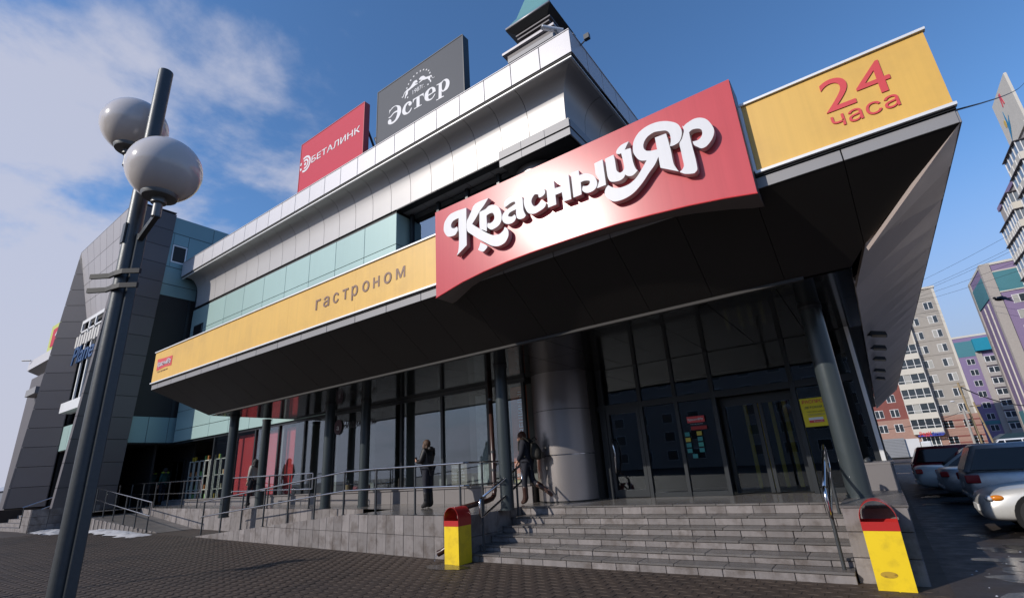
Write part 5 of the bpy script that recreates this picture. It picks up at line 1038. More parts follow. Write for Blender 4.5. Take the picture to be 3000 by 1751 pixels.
maroon = MAT('maroon_paint', (.16, .008, .014), .25, .2); blackp = MAT('black_paint', (.012, .012, .013), .2); whitep = MAT('white_paint', (.62, .62, .63), .35)
car('pearl white sedan nose towards the walkway, nearest of the parked cars', 1.17, 12.55, 4.6, 1.72, 1.42, 'sedan', pearl, True)
car('silver estate car with large dark side windows, behind the pearl sedan', 1.30, 15.3, 4.6, 1.74, 1.50, 'wagon', silver, False)
car('silver sedan with its boot towards the walkway, beyond the estate car', 1.05, 18.3, 4.5, 1.72, 1.40, 'sedan', silver, False)
car('pale silver sedan standing between silver and maroon cars', .62, 21.0, 4.5, 1.70, 1.38, 'sedan', pearl, False)
car('maroon estate car beyond the pale sedan', .70, 23.9, 4.4, 1.72, 1.48, 'wagon', maroon, False)
car('black sedan farthest along the walkway row', .76, 26.9, 4.5, 1.74, 1.42, 'sedan', blackp, False)
car('white estate car parked far off in front of the grey block', 5.3, 52, 4.5, 1.7, 1.55, 'wagon', whitep, True, 'cars parked by the apartment blocks'); car('white sedan parked farthest right by the utility poles', 8.2, 55, 4.4, 1.7, 1.45, 'sedan', whitep, True, 'cars parked by the apartment blocks')
# box truck, dark kiosk
tk = thing('box_truck', (1.2, 60, 0), 'small grey box truck with a corrugated body and white rear door', 'truck')
bx = MB().box(-.6, 1.7, 59, 61, .5, 2.15).build('cargo_box', MAT('grey_truck_panel', (.24, .25, .27), .5, .3), tk)
for k in range(12): slab('rib', MAT('truck_rib', (.30, .31, .33), .5, .3) if k == 0 else bpy.data.materials['truck_rib'], bx, (.55, 58.985, .62 + .13 * k), (2.28, .03, .06))
MB().box(1.72, 2.75, 59.2, 60.8, .5, 2.05).build('rear_door', whitep, tk); MB().box(-.6, 3.2, 59.1, 60.9, .35, .48).build('chassis', arch_m, tk)
for x in (-.2, 2.6):
    for y in (59.1, 60.9): MB().tube([(x, y - .1, .32), (x, y + .1, .32)], .32, 18).build('wheel', tyre_m, tk, smooth=40)
MB().box(2.8, 3.6, 59.2, 60.8, .5, 1.75).build('cab', whitep, tk, bevel=.1)
kb = thing('dark_container', (10.5, 62, 0), 'dark blue green container with a sloped end behind the cars', 'container')
MB().prism([(8.1, 60, 0), (16, 60, 0), (16, 60, 2.0), (8.7, 60, 1.95), (8.15, 60, 1.6)], (0, 3, 0)).build('body', MAT('dark_teal_paint', (.012, .035, .050), .4), kb); MB().box(9.5, 14, 59.96, 60, .3, 1.3).build('side_panel', MAT('mid_teal_paint', (.03, .06, .08), .4), kb)

# ------------------------------------------------------------------ people
def skinmesh(name, nodes, edges, mat, parent, sub=2, root=0):
    me = bpy.data.meshes.new(name); ks = list(nodes); ix = {k: i for i, k in enumerate(ks)}
    o0 = ORG[parent]
    me.from_pydata([tuple(Vector(nodes[k][0]) - o0) for k in ks], [(ix[a], ix[b]) for a, b in edges], [])
    o = bpy.data.objects.new(name, me); COL.objects.link(o)
    md = o.modifiers.new('skin', 'SKIN'); md.use_smooth_shade = True
    for k in ks:
        r = nodes[k][1]; r = (r, r) if not isinstance(r, tuple) else r
        me.skin_vertices[0].data[ix[k]].radius = r
    me.skin_vertices[0].data[root].use_root = True
    s2 = o.modifiers.new('sub', 'SUBSURF'); s2.levels = sub; s2.render_levels = sub
    dg = bpy.context.evaluated_depsgraph_get(); dg.update()
    m2 = bpy.data.meshes.new_from_object(o.evaluated_get(dg)); bpy.data.objects.remove(o); m2.name = name
    m2.materials.clear(); m2.materials.append(mat); m2.shade_smooth()
    o = bpy.data.objects.new(name, m2); COL.objects.link(o); o.parent = parent; ORG[o] = o0
    return o
def person(loc, face, h, label, J, clothes, hair, group=None, bag=None, coat_len=.0, head_tilt=.0, long_hair=True, patch=None, boots=None):
    """J: joint offsets (forward, left, up) for a 1.66 m figure"""
    t = thing('person', loc, label, 'person', group)
    f = Vector((math.cos(face), math.sin(face), 0)); l = Vector((-f.y, f.x, 0)); k = h / 1.66
    def W_(p): return tuple(Vector(loc) + (f * p[0] + l * p[1] + Vector((0, 0, p[2]))) * k)
    base = dict(pel=(0, 0, .92), spi=(0, 0, 1.08), che=(.0, 0, 1.27), nec=(.015, 0, 1.42), hea=(.035, 0, 1.50), crn=(.02, 0, 1.585),
                hl=(0, .09, .88), hr=(0, -.09, .88), kl=(.02, .09, .48), kr=(.02, -.09, .48), al=(-.02, .09, .08), ar=(-.02, -.09, .08), tl=(.15, .10, .035), tr=(.15, -.10, .035),
                sl=(0, .155, 1.36), sr=(0, -.155, 1.36), el=(-.02, .20, 1.10), er=(-.02, -.20, 1.10), wl=(.06, .20, .88), wr=(.06, -.20, .88), fl=(.09, .20, .79), fr=(.09, -.20, .79))
    base.update(J); B_ = {a: W_(b) for a, b in base.items()}
    hd = Vector(base['hea']); nose = W_((hd.x + .095, hd.y, hd.z - .005 - head_tilt * .05)); chin = W_((hd.x + .05, hd.y, hd.z - .065 - head_tilt * .02))
    R_ = dict(pel=.115, spi=.10, che=.125, nec=.050, hea=.086, crn=.070, hl=.085, hr=.085, kl=.055, kr=.055, al=.038, ar=.038, tl=.03, tr=.03, sl=.055, sr=.055, el=.036, er=.036, wl=.026, wr=.026, fl=.026, fr=.026)
    nodes = {a: (B_[a], R_[a] * k) for a in base}; nodes['nose'] = (nose, .016 * k); nodes['chin'] = (chin, .034 * k)
    E = [('pel', 'spi'), ('spi', 'che'), ('che', 'nec'), ('nec', 'hea'), ('hea', 'crn'), ('hea', 'nose'), ('hea', 'chin'), ('pel', 'hl'), ('pel', 'hr'), ('hl', 'kl'), ('hr', 'kr'), ('kl', 'al'), ('kr', 'ar'), ('al', 'tl'), ('ar', 'tr'), ('che', 'sl'), ('che', 'sr'), ('sl', 'el'), ('sr', 'er'), ('el', 'wl'), ('er', 'wr'), ('wl', 'fl'), ('wr', 'fr')]
    # fingers: short chains rooted in the palm
    for sd in 'lr':
        p0 = Vector(base['w' + sd]); p1 = Vector(base['f' + sd]); d = (p1 - p0).normalized(); side = d.cross(Vector((1, 0, 0)));
        side = side.normalized() if side.length > .1 else Vector((0, 1, 0)); nrm = d.cross(side)
        for q in range(4):
            off = side * (.028 * (q - 1.5) / 1.5); ln = (.062, .072, .068, .052)[q]
            a1 = p1 + off + d * .02; a2 = a1 + d * ln * .55 + nrm * .010; a3 = a2 + d * ln * .35 + nrm * .022
            for nm, p, r in (('a', a1, .0095), ('b', a2, .009), ('c', a3, .008)): nodes[f'{sd}{q}{nm}'] = (W_(p), r * k)
            E += [('f' + sd, f'{sd}{q}a'), (f'{sd}{q}a', f'{sd}{q}b'), (f'{sd}{q}b', f'{sd}{q}c')]
        a1 = p0.lerp(p1, .4) + side * .036; a2 = a1 + side * .018 + d * .035
        nodes[sd + 'ta'] = (W_(a1), .011 * k); nodes[sd + 'tb'] = (W_(a2), .009 * k); E += [('w' + sd, sd + 'ta'), (sd + 'ta', sd + 'tb')]
    skinmesh('body', nodes, E, skin, t)
    jm, tm, bm_ = clothes
    jn = {a: (B_[a], r * k) for a, r in dict(spi=(.155), che=(.165), nec=(.075), sl=.085, sr=.085, el=.066, er=.066, wl=.048, wr=.048).items()}
    jn['hip'] = (W_((base['pel'][0], base['pel'][1], base['pel'][2] - .02)), .168 * k); jn['hem'] = (W_((base['pel'][0], base['pel'][1], base['pel'][2] - .02 - coat_len)), .175 * k)
    skinmesh('jacket', jn, [('hip', 'spi'), ('hip', 'hem'), ('spi', 'che'), ('che', 'nec'), ('che', 'sl'), ('che', 'sr'), ('sl', 'el'), ('sr', 'er'), ('el', 'wl'), ('er', 'wr')], jm, t)
    tn = {a: (B_[a], r * k) for a, r in dict(pel=.13, hl=.102, hr=.102, kl=.072, kr=.072, al=.052, ar=.052).items()}
    skinmesh('trousers', tn, [('pel', 'hl'), ('pel', 'hr'), ('hl', 'kl'), ('hr', 'kr'), ('kl', 'al'), ('kr', 'ar')], tm, t)
    for sd in 'lr':
        K, A_, T = Vector(base['k' + sd]), Vector(base['a' + sd]), Vector(base['t' + sd])
        bn = {'a': (W_(A_), .056 * k), 't': (W_(T), .042 * k), 'h': (W_(A_ + (A_ - T).normalized() * .035 + (A_ - K).normalized() * .03), .042 * k)}
        ed_ = [('a', 't'), ('a', 'h')]
        if boots: bn['s'] = (W_(K.lerp(A_, .15)), .078 * k); ed_.append(('a', 's'))
        skinmesh('boot', bn, ed_, boots or bm_, t)
    hh = Vector(base['hea'])
    hm = MB().add(*_ell(0, 0, 0, .098, .092, .112, 18, 12)); hv = []
    def hadd(cx, cy, cz, rx, ry, rz):
        v, f = _ell(cx, cy, cz, rx, ry, rz, 18, 12); hv.append(([W_(q) for q in v], f))
    hadd(hh.x - .038, hh.y, hh.z + .045, .104, .095, .108)
    if long_hair:
        hadd(hh.x - .070, hh.y, hh.z - .09, .058, .092, .17)
        for sg in (-1, 1): hadd(hh.x - .012, hh.y + .078 * sg, hh.z - .05, .045, .028, .13)
    hm = MB()
    for hvv, hff in hv: hm.add(hvv, hff)
    hm.build('hair', hair, t, smooth=True)
    for sg in (-1, 1):
        MB().add(*_ell(*W_((hd.x + .074, hd.y + .030 * sg, hd.z + .012 - head_tilt * .05)), .010, .010, .007, 8, 6)).build('eye', ink, t, smooth=True)
    MB().add(*_ell(*W_((hd.x + .072, hd.y, hd.z - .047 - head_tilt * .05)), .010, .018, .006, 8, 6)).build('mouth', MAT('lips', (.35, .10, .09), .5) if 'lips' not in bpy.data.materials else bpy.data.materials['lips'], t, smooth=True)
    if patch:
        for sg in (-1, 1): MB().add(*_ell(*W_((base['sl'][0] - .02, .13 * sg, 1.42)), .10 * k, .075 * k, .05 * k)).build('shoulder_patch', patch, t, smooth=True)
    return t, W_
w1, W1 = person((-7.15, 10.55, .80), R(190), 1.73, 'woman in navy coat and brown boots walking left along the landing with a backpack',
    dict(pel=(0, 0, .92), che=(.03, 0, 1.27), nec=(.07, 0, 1.41), hea=(.115, 0, 1.475), crn=(.115, 0, 1.565), kl=(.05, .08, .50), al=(.04, .07, .09), tl=(.17, .07, .035), kr=(-.09, -.09, .49), ar=(-.45, -.09, .27), tr=(-.55, -.09, .15),
         el=(.02, .20, 1.10), wl=(.17, .12, .95), fl=(.23, .08, .88), er=(.0, -.20, 1.10), wr=(.17, -.14, .95), fr=(.23, -.10, .88)), (jacket_n, denim, boot), hair_red, coat_len=.16, head_tilt=1.0, boots=boot)
bp = thing('backpack', W1((-.2, 0, 1.2)), 'dark canvas backpack worn by the woman in the navy coat', 'backpack')
skinmesh('bag', {'a': (W1((-.16, -.03, 1.36)), .07), 'b': (W1((-.22, -.03, 1.22)), .13), 'c': (W1((-.27, -.03, 1.05)), .175), 'd': (W1((-.25, -.03, .95)), .14)}, [('a', 'b'), ('b', 'c'), ('c', 'd')], bag_m, bp)
for sg in (-1, 1): MB().tube([W1((-.15, .10 * sg, 1.36)), W1((-.02, .13 * sg, 1.475)), W1((.12, .12 * sg, 1.38)), W1((.13, .13 * sg, 1.2)), W1((-.05, .17 * sg, 1.03))], .018, 6).build('strap', bag_m, bp)
MB().tube([W1((-.16, -.03, 1.42)), W1((-.23, -.03, 1.47)), W1((-.28, -.03, 1.40))], .014, 6).build('grab_handle', bag_m, bp); MB().box(*[v for p in zip(W1((-.44, -.10, .98)), W1((-.40, .04, 1.12))) for v in (min(p), max(p))]).build('pocket', bag_m, bp, bevel=.02)
w2, W2 = person((-9.68, 9.72, .82), R(188), 1.69, 'woman in a black hooded jacket standing at the railing looking at her phone',
    dict(nec=(.03, 0, 1.42), hea=(.065, 0, 1.49), crn=(.06, 0, 1.58), kl=(.02, .07, .48), al=(.0, .06, .08), tl=(.15, .08, .035), kr=(.0, -.08, .48), ar=(-.03, -.09, .08), tr=(.12, -.12, .035),
         el=(.04, .22, 1.10), wl=(.25, .12, 1.10), fl=(.32, .07, 1.13), er=(.02, -.22, 1.10), wr=(.23, -.13, 1.08), fr=(.31, -.06, 1.11)), (jacket_b, denim, jacket_b), hair_brown, coat_len=.04, head_tilt=1.0, boots=jacket_b)
ph = thing('phone', W2((.38, 0, 1.16)), 'dark phone held by the woman at the railing', 'phone'); MB().box(*[v for p in zip(W2((.37, -.035, 1.10)), W2((.385, .035, 1.22))) for v in (min(p), max(p) + .004)]).build('case', ink, ph)
skinmesh('hood', {'a': (W2((-.08, .09, 1.42)), .055), 'b': (W2((-.12, 0, 1.39)), .075), 'c': (W2((-.08, -.09, 1.42)), .055)}, [('a', 'b'), ('b', 'c')], jacket_b, w2)
for (x, y, fa, hh_, lab) in ((-31.0, 10.75, 10, 1.76, 'man in a green jacket with yellow shoulders, left of the group under the teal block'), (-29.9, 10.8, 190, 1.72, 'man in a green jacket shading his eyes, middle of the group under teal block'), (-29.2, 11.1, 200, 1.72, 'man in a dark green jacket, right of the group under the teal block')):
    person((x, y, 1.05), R(fa), hh_, lab, dict(er=(.1, -.25, 1.3), wr=(.17, -.12, 1.5), fr=(.17, -.06, 1.54)) if fa == 190 else {}, (jacket_g, denim, boot), ink, 'men in green work jackets', long_hair=False, patch=hiviz)
person((-19.35, 10.35, lz(-19.3)), R(185), 1.66, 'person in a pale jacket half hidden by the column at the red banners', dict(kl=(.12, .09, .5), al=(.1, .09, .09), tl=(.25, .1, .035), kr=(-.02, -.09, .48), ar=(-.25, -.09, .12), tr=(-.12, -.1, .05)), (MAT('pale_jacket', (.32, .30, .27), .8), denim, ink), ink)

# ------------------------------------------------------------------ apartment blocks
def FR(az_deg, D, rot=0):
    """facade frame: origin where the bearing meets the facade, u to the right, n towards us"""
    a = R(az_deg); c = Vector((D * math.sin(a), D * math.cos(a), 0)); a2 = a + R(rot)
    return c, Vector((math.cos(a2), -math.sin(a2), 0)), Vector((-math.sin(a2), -math.cos(a2), 0))
def fbox(mb, F, u0, u1, d0, d1, z0, z1):
    c, u, n = F; P4 = [c + u * a + n * b for a, b in ((u0, d0), (u1, d0), (u1, d1), (u0, d1))]
    return mb.add([(p.x, p.y, z0) for p in P4] + [(p.x, p.y, z1) for p in P4], [(0, 3, 2, 1), (4, 5, 6, 7), (0, 1, 5, 4), (1, 2, 6, 5), (2, 3, 7, 6), (3, 0, 4, 7)])
pane_far = MAT('far_window_pane', (.035, .045, .055), .08, 0, .7)
wf_far = MAT('white_window_frame', (.70, .70, .70), .5)
def fwin(parent, F, u, z, w_, h, leaves=2, blind=None):
    fr = fbox(MB(), F, u - w_ / 2, u + w_ / 2, 0, .05, z - h / 2, z + h / 2).build('window', wf_far, parent)
    lw2 = w_ / leaves
    for k in range(leaves):
        a = u - w_ / 2 + lw2 * k
        fbox(MB(), F, a + .07, a + lw2 - .05, .05, .06, z - h / 2 + .08, z + h / 2 - .08).build('pane', blind if (blind and (k + int(z * 3)) % 4 == 0) else pane_far, fr)
conc = MAT('grey_panel_concrete', (.34, .315, .285), .85, 0, .3, .12, 1.5, bump=.2, streak=.06); brick_r = MAT('red_panel_brick', (.20, .065, .055), .85, var=.15, scale=2); brick_t = MAT('tan_rough_brick', (.33, .20, .16), .85, var=.2, scale=3)
jnt = MAT('panel_joint', (.17, .155, .14), .9); cream = MAT('cream_balcony', (.56, .53, .47), .7); curtain_far = MAT('far_curtain', (.35, .35, .33), .7)
purple = MAT('lilac_render', (.22, .165, .29), .8, var=.06, streak=.04); tealr = MAT('teal_render', (.06, .20, .24), .8, var=.06); gbrick = MAT('grey_brick', (.36, .33, .31), .85, var=.15, scale=4); bteal = MAT('bright_teal_roofing', (.0, .22, .33), .5)
F1 = FR(5.5, 125, -5.5)
g1 = thing('apartment_block', F1[0], 'ten storey grey concrete apartment block with cream balconies and brick base', 'apartment block')
fbox(MB(), F1, -30, 3.4, -14, 0, 6.2, 30.5).build('wall', conc, g1); fbox(MB(), F1, -4, 3.42, -14, .02, 0, 6.2).build('brick_base', brick_t, g1); fbox(MB(), F1, -30, -6.6, -14, .03, 6.2, 15).build('red_wall', brick_r, g1); fbox(MB(), F1, -30, -4, -14, .03, 0, 6.2).build('brick_base', brick_t, g1)
fbox(MB(), F1, -30.2, 3.6, -14.2, .2, 30.5, 30.9).build('parapet', cream, g1); fbox(MB(), F1, 3.05, 3.42, -.4, .05, 6.2, 30.5).build('corner_strip', cream, g1)
rows = [27.1 - 2.81 * i for i in range(10)]
for i, z in enumerate(rows):
    if i < 8: fbox(MB(), F1, -6.6, 3.05, .0, .02, z + 1.52, z + 1.60).build('panel_joint', jnt, g1)
    else:
        for k in range(5): fbox(MB(), F1, -2.0, 3.4, .02, .06, z - 1.2 + .56 * k, z - .95 + .56 * k).build('brick_course', brick_r if k % 2 else brick_t, g1)
    if i == 9: fwin(g1, F1, 2.2, 1.3, 1.5, 2.4)
    else: fwin(g1, F1, 1.75, z, 1.45, 1.5, 2, curtain_far)
    fwin(g1, F1, -1.15, z, 1.45, 1.5, 2, curtain_far)
    if i > 5:
        fwin(g1, F1, -8.6, z, 1.4, 1.5, 2, curtain_far); fwin(g1, F1, -11.1, z, 1.4, 1.5, 2, curtain_far); fwin(g1, F1, -13.6, z, 1.4, 1.5)
    if 2 < i < 9:
        b = MB(); fbox(b, F1, -6.7, -2.2, 0, 1.3, z - 1.45, z - .45); bo = b.build('balcony', cream, g1); fbox(MB(), F1, -6.6, -2.3, 0, 1.2, z - .45, z + 1.25).build('glazing', pane_far, bo)
        for q in (-6.68, -5.6, -4.5, -3.3, -2.24): fbox(MB(), F1, q - .05, q + .05, 1.15, 1.28, z - .45, z + 1.3).build('frame', wf_far, bo)
        fbox(MB(), F1, -6.7, -2.2, 1.16, 1.27, z - .02, z + .06).build('rail', wf_far, bo); fbox(MB(), F1, -6.75, -2.15, 0, 1.32, z + 1.25, z + 1.36).build('slab', cream, bo)
        if i % 2: fbox(MB(), F1, -5.5, -4.6, .9, 1.202, z - .4, z + 1.2).build('curtain', curtain_far, bo)
fbox(MB(), F1, -2.28, -2.05, -.2, 1.0, 3, 26).build('downpipe', cream, g1)
pch = fbox(MB(), F1, -6.6, -2.4, 0, 1.4, 0, .5).build('porch', cream, g1); fbox(MB(), F1, -5.6, -3.2, 0, .1, .5, 2.6).build('shop_door', pane_far, pch)
for q in (-5.7, -5.0, -4.4, -3.8, -3.1): fbox(MB(), F1, q - .06, q + .06, .1, .2, .5, 2.6).build('frame', wf_far, pch)
fbox(MB(), F1, -5.7, -3.1, .15, .25, 1.1, 1.2).build('rail', wf_far, pch)
bsn = thing('clinic_sign', F1[0] + F1[1] * -4.4 + F1[2] * 1.5 + Vector((0, 0, 3)), 'small arched red and blue shop sign over the block entrance', 'sign')
def ftext(nm, body, mat, parent, F, u, d, z, h, w_):
    o = text(nm, body, mat, None, 0, 0, 0, h, w_, .02, .02); c, uu, nn = F
    me = o.data; M = Matrix.Translation(c + uu * u + nn * d + Vector((0, 0, z))) @ Matrix.Rotation(math.atan2(uu.y, uu.x), 4, 'Z'); me.transform(Matrix.Translation(-ORG[parent]) @ M); o.parent = parent; ORG[o] = ORG[parent]
blue_s = MAT('blue_sign', (.03, .06, .38), .5)
fbox(MB(), F1, -6.2, -2.5, 1.42, 1.5, 2.75, 3.0).build('band', blue_s, bsn); ftext('lettering', 'РедК', red_print, bsn, F1, -5.9, 1.53, 2.85, .75, 1.8); ftext('lettering', 'линика', blue_s, bsn, F1, -4.1, 1.53, 2.9, .5, 1.8)
c_ = F1[0] + F1[1] * -4.9 + F1[2] * 1.45
MB().add([tuple(c_ + F1[1] * (1.1 * math.cos(R(a))) + Vector((0, 0, 3.3 + .9 * math.sin(R(a))))) for a in range(0, 181, 15)] + [tuple(c_ + F1[2] * .05 + F1[1] * (1.1 * math.cos(R(a))) + Vector((0, 0, 3.3 + .9 * math.sin(R(a))))) for a in range(0, 181, 15)], [tuple(range(13)), tuple(range(13, 26))] + [(i, i + 1, 14 + i, 13 + i) for i in range(12)]).build('arch', cream, bsn)
# lilac block behind
F2 = FR(8.5, 176, -8.5)
g2 = thing('apartment_block', F2[0], 'lilac and teal apartment block set back between the grey block and the corner tower', 'apartment block')
fbox(MB(), F2, -4.4, 9, -12, 0, 0, 27.2).build('wall', purple, g2); fbox(MB(), F2, -4.5, 9, -12.1, .1, 27.2, 27.7).build('parapet', cream, g2); fbox(MB(), F2, -4.4, -.6, 0, .06, 22.2, 26.2).build('teal_band', tealr, g2); fbox(MB(), F2, -.8, 5.5, 0, 1.4, 23.2, 26.4).build('teal_canopy', bteal, g2)
fbox(MB(), F2, -.9, .3, 0, .3, 2, 23).build('pier', gbrick, g2)
for i in range(8):
    z = 20.8 - 2.78 * i
    fwin(g2, F2, -2.3, z, 1.6, 1.5)
    bo = fbox(MB(), F2, .3, 4.6, 0, .9, z - 1.5, z - .6).build('balcony', gbrick, g2); fbox(MB(), F2, .35, 4.55, 0, .8, z - .6, z + .9).build('glazing', wf_far, bo)
    for q in range(4): fbox(MB(), F2, .5 + 1.03 * q, 1.35 + 1.03 * q, .8, .83, z - .5, z + .8).build('pane', pane_far, bo)
    if i in (5, 7): fbox(MB(), F2, -4.4, 5.5, 0, .12, z - 1.9, z - 1.0).build('teal_band', tealr, g2)
# lilac corner block
F3 = FR(10.5, 120, -10.5)
g3 = thing('apartment_block', F3[0], 'tall lilac corner block with teal top band and grey brick corner pier', 'apartment block')
fbox(MB(), F3, 0, 22, -14, 0, 0, 31).build('wall', purple, g3); fbox(MB(), F3, -.1, 22, -14.2, .15, 31, 31.4).build('parapet', cream, g3); fbox(MB(), F3, 1.2, 22, 0, .1, 26, 29.6).build('teal_band', tealr, g3); fbox(MB(), F3, 1.2, 22, .0, .13, 29.6, 29.8).build('white_line', cream, g3); fbox(MB(), F3, 1.2, 22, .0, .13, 25.8, 26).build('white_line', cream, g3)
fbox(MB(), F3, -.2, 1.2, -1.0, .2, 0, 31.3).build('corner_pier', gbrick, g3); fbox(MB(), F3, -.12, 0, -12.6, -1, 25.4, 29.4).build('teal_band', tealr, g3); fbox(MB(), F3, -.2, 0, -14.1, -12.6, 0, 31.2).build('corner_pier', gbrick, g3)
for q in (-4.5, -8.5): fbox(MB(), F3, -.16, 0, q - .15, q + .15, 4, 25).build('white_strip', cream, g3)
fbox(MB(), F3, 1.2, 22, 0, .1, 3.5, 5.5).build('teal_band', tealr, g3); fbox(MB(), F3, -.12, 0, -12.6, -1, 3.5, 6).build('teal_band', tealr, g3)
for i in range(9):
    for u in (3.3, 7.0, 10.7): fwin(g3, F3, u, 24.3 - 2.75 * i, 1.7, 1.5, 2, curtain_far)
# near tower with glazed balconies, its side towards the parking lot
g4 = thing('apartment_block', (30, 96, 0), 'tall pale tower with staggered glazed balconies and a rooftop hoarding at the right edge', 'apartment block')
pale_g = MAT('pale_far_glass', (.16, .19, .23), .06, 0, .8); eave_m = MAT('dark_eave', (.06, .05, .06), .6)
MB().box(25.2, 45, 84.5, 96, 0, 40.2).build('wall', gbrick, g4); MB().box(25.2, 45, 96, 109, 0, 37.4).build('wall', gbrick, g4); MB().box(25.0, 45, 95.5, 109.2, 37.4, 38.1).build('parapet', purple, g4); MB().box(25.0, 45, 84.3, 96, 40.2, 40.7).build('parapet', cream, g4)
for y0, y1, ze, n in ((86.5, 93.2, 39.2, 11), (97.3, 101.5, 36.2, 10), (101.7, 107.3, 33.4, 9)):
    for k in range(n):
        z = ze - 2.85 * k; bo = MB().box(23.95, 25.2, y0, y1, z - 2.75, z - 1.72).build('balcony', cream, g4)
        MB().box(24.03, 25.2, y0 + .08, y1 - .08, z - 1.72, z - .1).build('glazing', pale_g, bo); MB().box(23.75, 25.2, y0 - .2, y1 + .2, z - .1, z).build('eave', eave_m, bo)
        m_ = 5 if y1 - y0 > 6 else 4
        for q in range(m_): yy = y0 + (y1 - y0 - .1) * q / (m_ - 1); MB().box(23.95, 24.05, yy, yy + .1, z - 1.72, z - .1).build('frame', wf_far, bo)
        for xx in (24.5, 25.05): MB().box(xx, xx + .09, y0, y0 + .08, z - 1.72, z - .1).build('frame', wf_far, bo)
        for q in range(4): yy = y0 + .3 + (y1 - y0 - .9) * q / 3; MB().box(23.90, 23.95, yy, yy + .12, z - 2.7, z - 1.8).build('parapet_rib', wf_far, bo)
for z, y in ((38.9, 95.2), (36.0, 103.2), (33.2, 108.4)): MB().box(24.9, 25.2, y, y + .5, z - .2, z + .2).build('vent', post_paint, g4)
hb_ = thing('roof_hoarding', (25.5, 89, 40.2), 'pale rooftop hoarding with a yellow and blue figure mark on the tower', 'hoarding')
MB().box(25.3, 25.6, 84.6, 93.4, 41.0, 48.5).build('board', cream, hb_); 
for y in (86, 89, 92): MB().box(25.6, 25.8, y, y + .2, 40.2, 48).build('strut', post_paint, hb_)
def xpoly(nm, pts, mat):
    a_ = [(25.29, y, z) for y, z in pts]; MB().prism(a_, (-.04, 0, 0)).build(nm, mat, hb_)
xpoly('mark', [(91.3 + .45 * math.cos(R(a_)), 44.2 + .6 * math.sin(R(a_))) for a_ in range(0, 360, 30)], MAT('hoarding_yellow', (.6, .40, .05), .5))
xpoly('mark', [(91.6, 41.4), (90.9, 43.2), (90.4, 45.8), (90.1, 43.6), (89.0, 44.4), (89.9, 43.0)], MAT('hoarding_blue', (.02, .20, .38), .5)); xpoly('mark', [(89.6, 46.0), (89.3, 46.0), (89.0, 47.2), (88.7, 46.0), (88.4, 46.0), (88.7, 47.9), (89.0, 47.9), (89.3, 47.9)], red_print)
# block across the street behind the viewer, seen mirrored in the entrance glass
g5 = thing('apartment_block', (-14, -56, 0), 'long pale apartment block across the street, mirrored in the entrance glass', 'apartment block')
MB().box(-50, 70, -66, -54, 0, 17).build('wall', gbrick, g5)
for i in range(6):
    for k in range(29):
        o = slab('window', wf_far, g5, (-46 + 4 * k, -53.96, 2.2 + 2.7 * i), (1.7, .1, 1.5)); slab('pane', pane_far, o, (-46 + 4 * k, -53.9, 2.2 + 2.7 * i), (1.5, .04, 1.3))
sh = thing('long_shed', (-125, 32, 0), 'low grey shed with a pale roof far beyond the portal', 'shed')
MB().box(-160, -100, 24, 45, 0, 3.6).build('wall', MAT('shed_wall', (.16, .17, .20), .8), sh); MB().prism([(-100, 23.5, 3.6), (-100, 34, 6.0), (-100, 45, 3.6)], (-60, 0, 0)).build('roof', MAT('shed_roof', (.42, .43, .46), .7), sh)

# ------------------------------------------------------------------ poles, wires, bird
wood = MAT('weathered_pole', (.30, .22, .12), .8, var=.25, scale=6); wire = MAT('wire', (.02, .02, .025), .6)
def upole(x, y, h, dx, label, mat, r=.13):
    t = thing('utility_pole', (x, y, 0), label, 'utility pole', 'utility poles in the car park'); MB().tube([(x, y, 0), (x + dx, y, h)], [r, r * .75], 12).build('shaft', mat, t, smooth=40); MB().box(x + dx - .5, x + dx + .5, y - .05, y + .05, h - .5, h - .4).build('cross_arm', mat, t); return t
upole(8.75, 75, 7.8, -.25, 'tall leaning wooden utility pole, middle of the three', wood); upole(9.9, 76, 5.6, -.55, 'short leaning wooden utility pole, right of the three', wood, .11)
cl_ = upole(8.05, 74, 4.9, 0, 'grey concrete pole with a street light arm, left of the three', conc, .14); MB().tube([(8.05, 74, 4.8), (7.8, 74, 5.5), (7.45, 74, 5.75)], .04, 6).build('arm', conc, cl_); MB().add(*_ell(7.38, 74, 5.76, .22, .12, .08)).build('lamp_head', whitep, cl_, smooth=True)
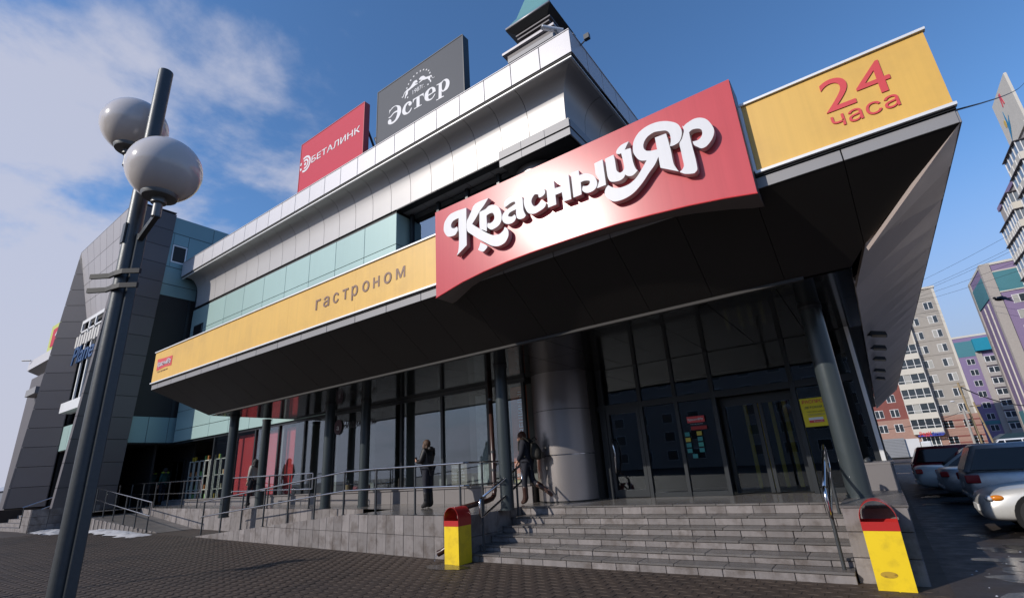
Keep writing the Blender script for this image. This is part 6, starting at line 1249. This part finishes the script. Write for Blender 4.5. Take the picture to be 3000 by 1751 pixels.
def cable(a, b, sag, label, r=.012, n=14):
    a, b = Vector(a), Vector(b); pts = [a.lerp(b, i / n) - Vector((0, 0, sag * 4 * (i / n) * (1 - i / n))) for i in range(n + 1)]
    return tag(MB().tube([tuple(p) for p in pts], r, 5).build('wire', wire, smooth=True), label, 'wire', 'overhead wires')
cable((1.47, 6.55, 5.0), (16.0, 50, 28.2), .3, 'thin wire running from the right canopy corner up to the right', .012)
cable((8.5, 75, 7.4), (17, 82, 5.0), 1.1, 'thick drooping cable from the tall wooden pole to the right', .06)
cable((8.0, 74, 4.6), (-1, 75, 3.4), .4, 'low cable from the concrete pole to the left', .03)
A1 = [(10.5, 92, 24.0), (10.6, 92, 23.6), (10.9, 92, 22.6), (10.7, 92, 23.2), (10.8, 92, 22.9)]
for k, (e0, e1) in enumerate(((31.5, 24.2), (29.5, 22.8), (29.0, 22.4), (27.0, 22.0), (25.5, 21.2))):
    cable((25.1, 103, e0 + .4), (9.5, 122, e1 + 6.2), .25, ['highest faint wire strung from the pale tower to the left', 'second faint wire strung from the pale tower', 'third faint wire strung from the pale tower', 'fourth faint wire strung from the pale tower', 'lowest faint wire strung from the pale tower'][k], .022)
bd = thing('bird', (2.30, 11.85, 3.92), 'dark pigeon in flight in front of the lilac corner block', 'bird')
MB().add(*_ell(2.30, 11.85, 3.92, .085, .036, .036)).build('body', jacket_b, bd, smooth=True); MB().add(*_ell(2.222, 11.85, 3.95, .024, .02, .02)).build('head', jacket_b, bd, smooth=True)
MB().prism([(2.265, 11.83, 3.935), (2.325, 11.83, 3.93), (2.40, 11.74, 3.85), (2.41, 11.66, 3.80), (2.35, 11.70, 3.84)], (0, 0, .008)).build('wing', jacket_b, bd); MB().prism([(2.265, 11.87, 3.935), (2.325, 11.87, 3.935), (2.37, 11.98, 3.985), (2.33, 12.06, 4.0), (2.28, 11.98, 3.98)], (0, 0, .008)).build('wing', jacket_b, bd); MB().prism([(2.36, 11.835, 3.91), (2.43, 11.82, 3.895), (2.43, 11.88, 3.895), (2.36, 11.865, 3.91)], (0, 0, .008)).build('tail', jacket_b, bd)
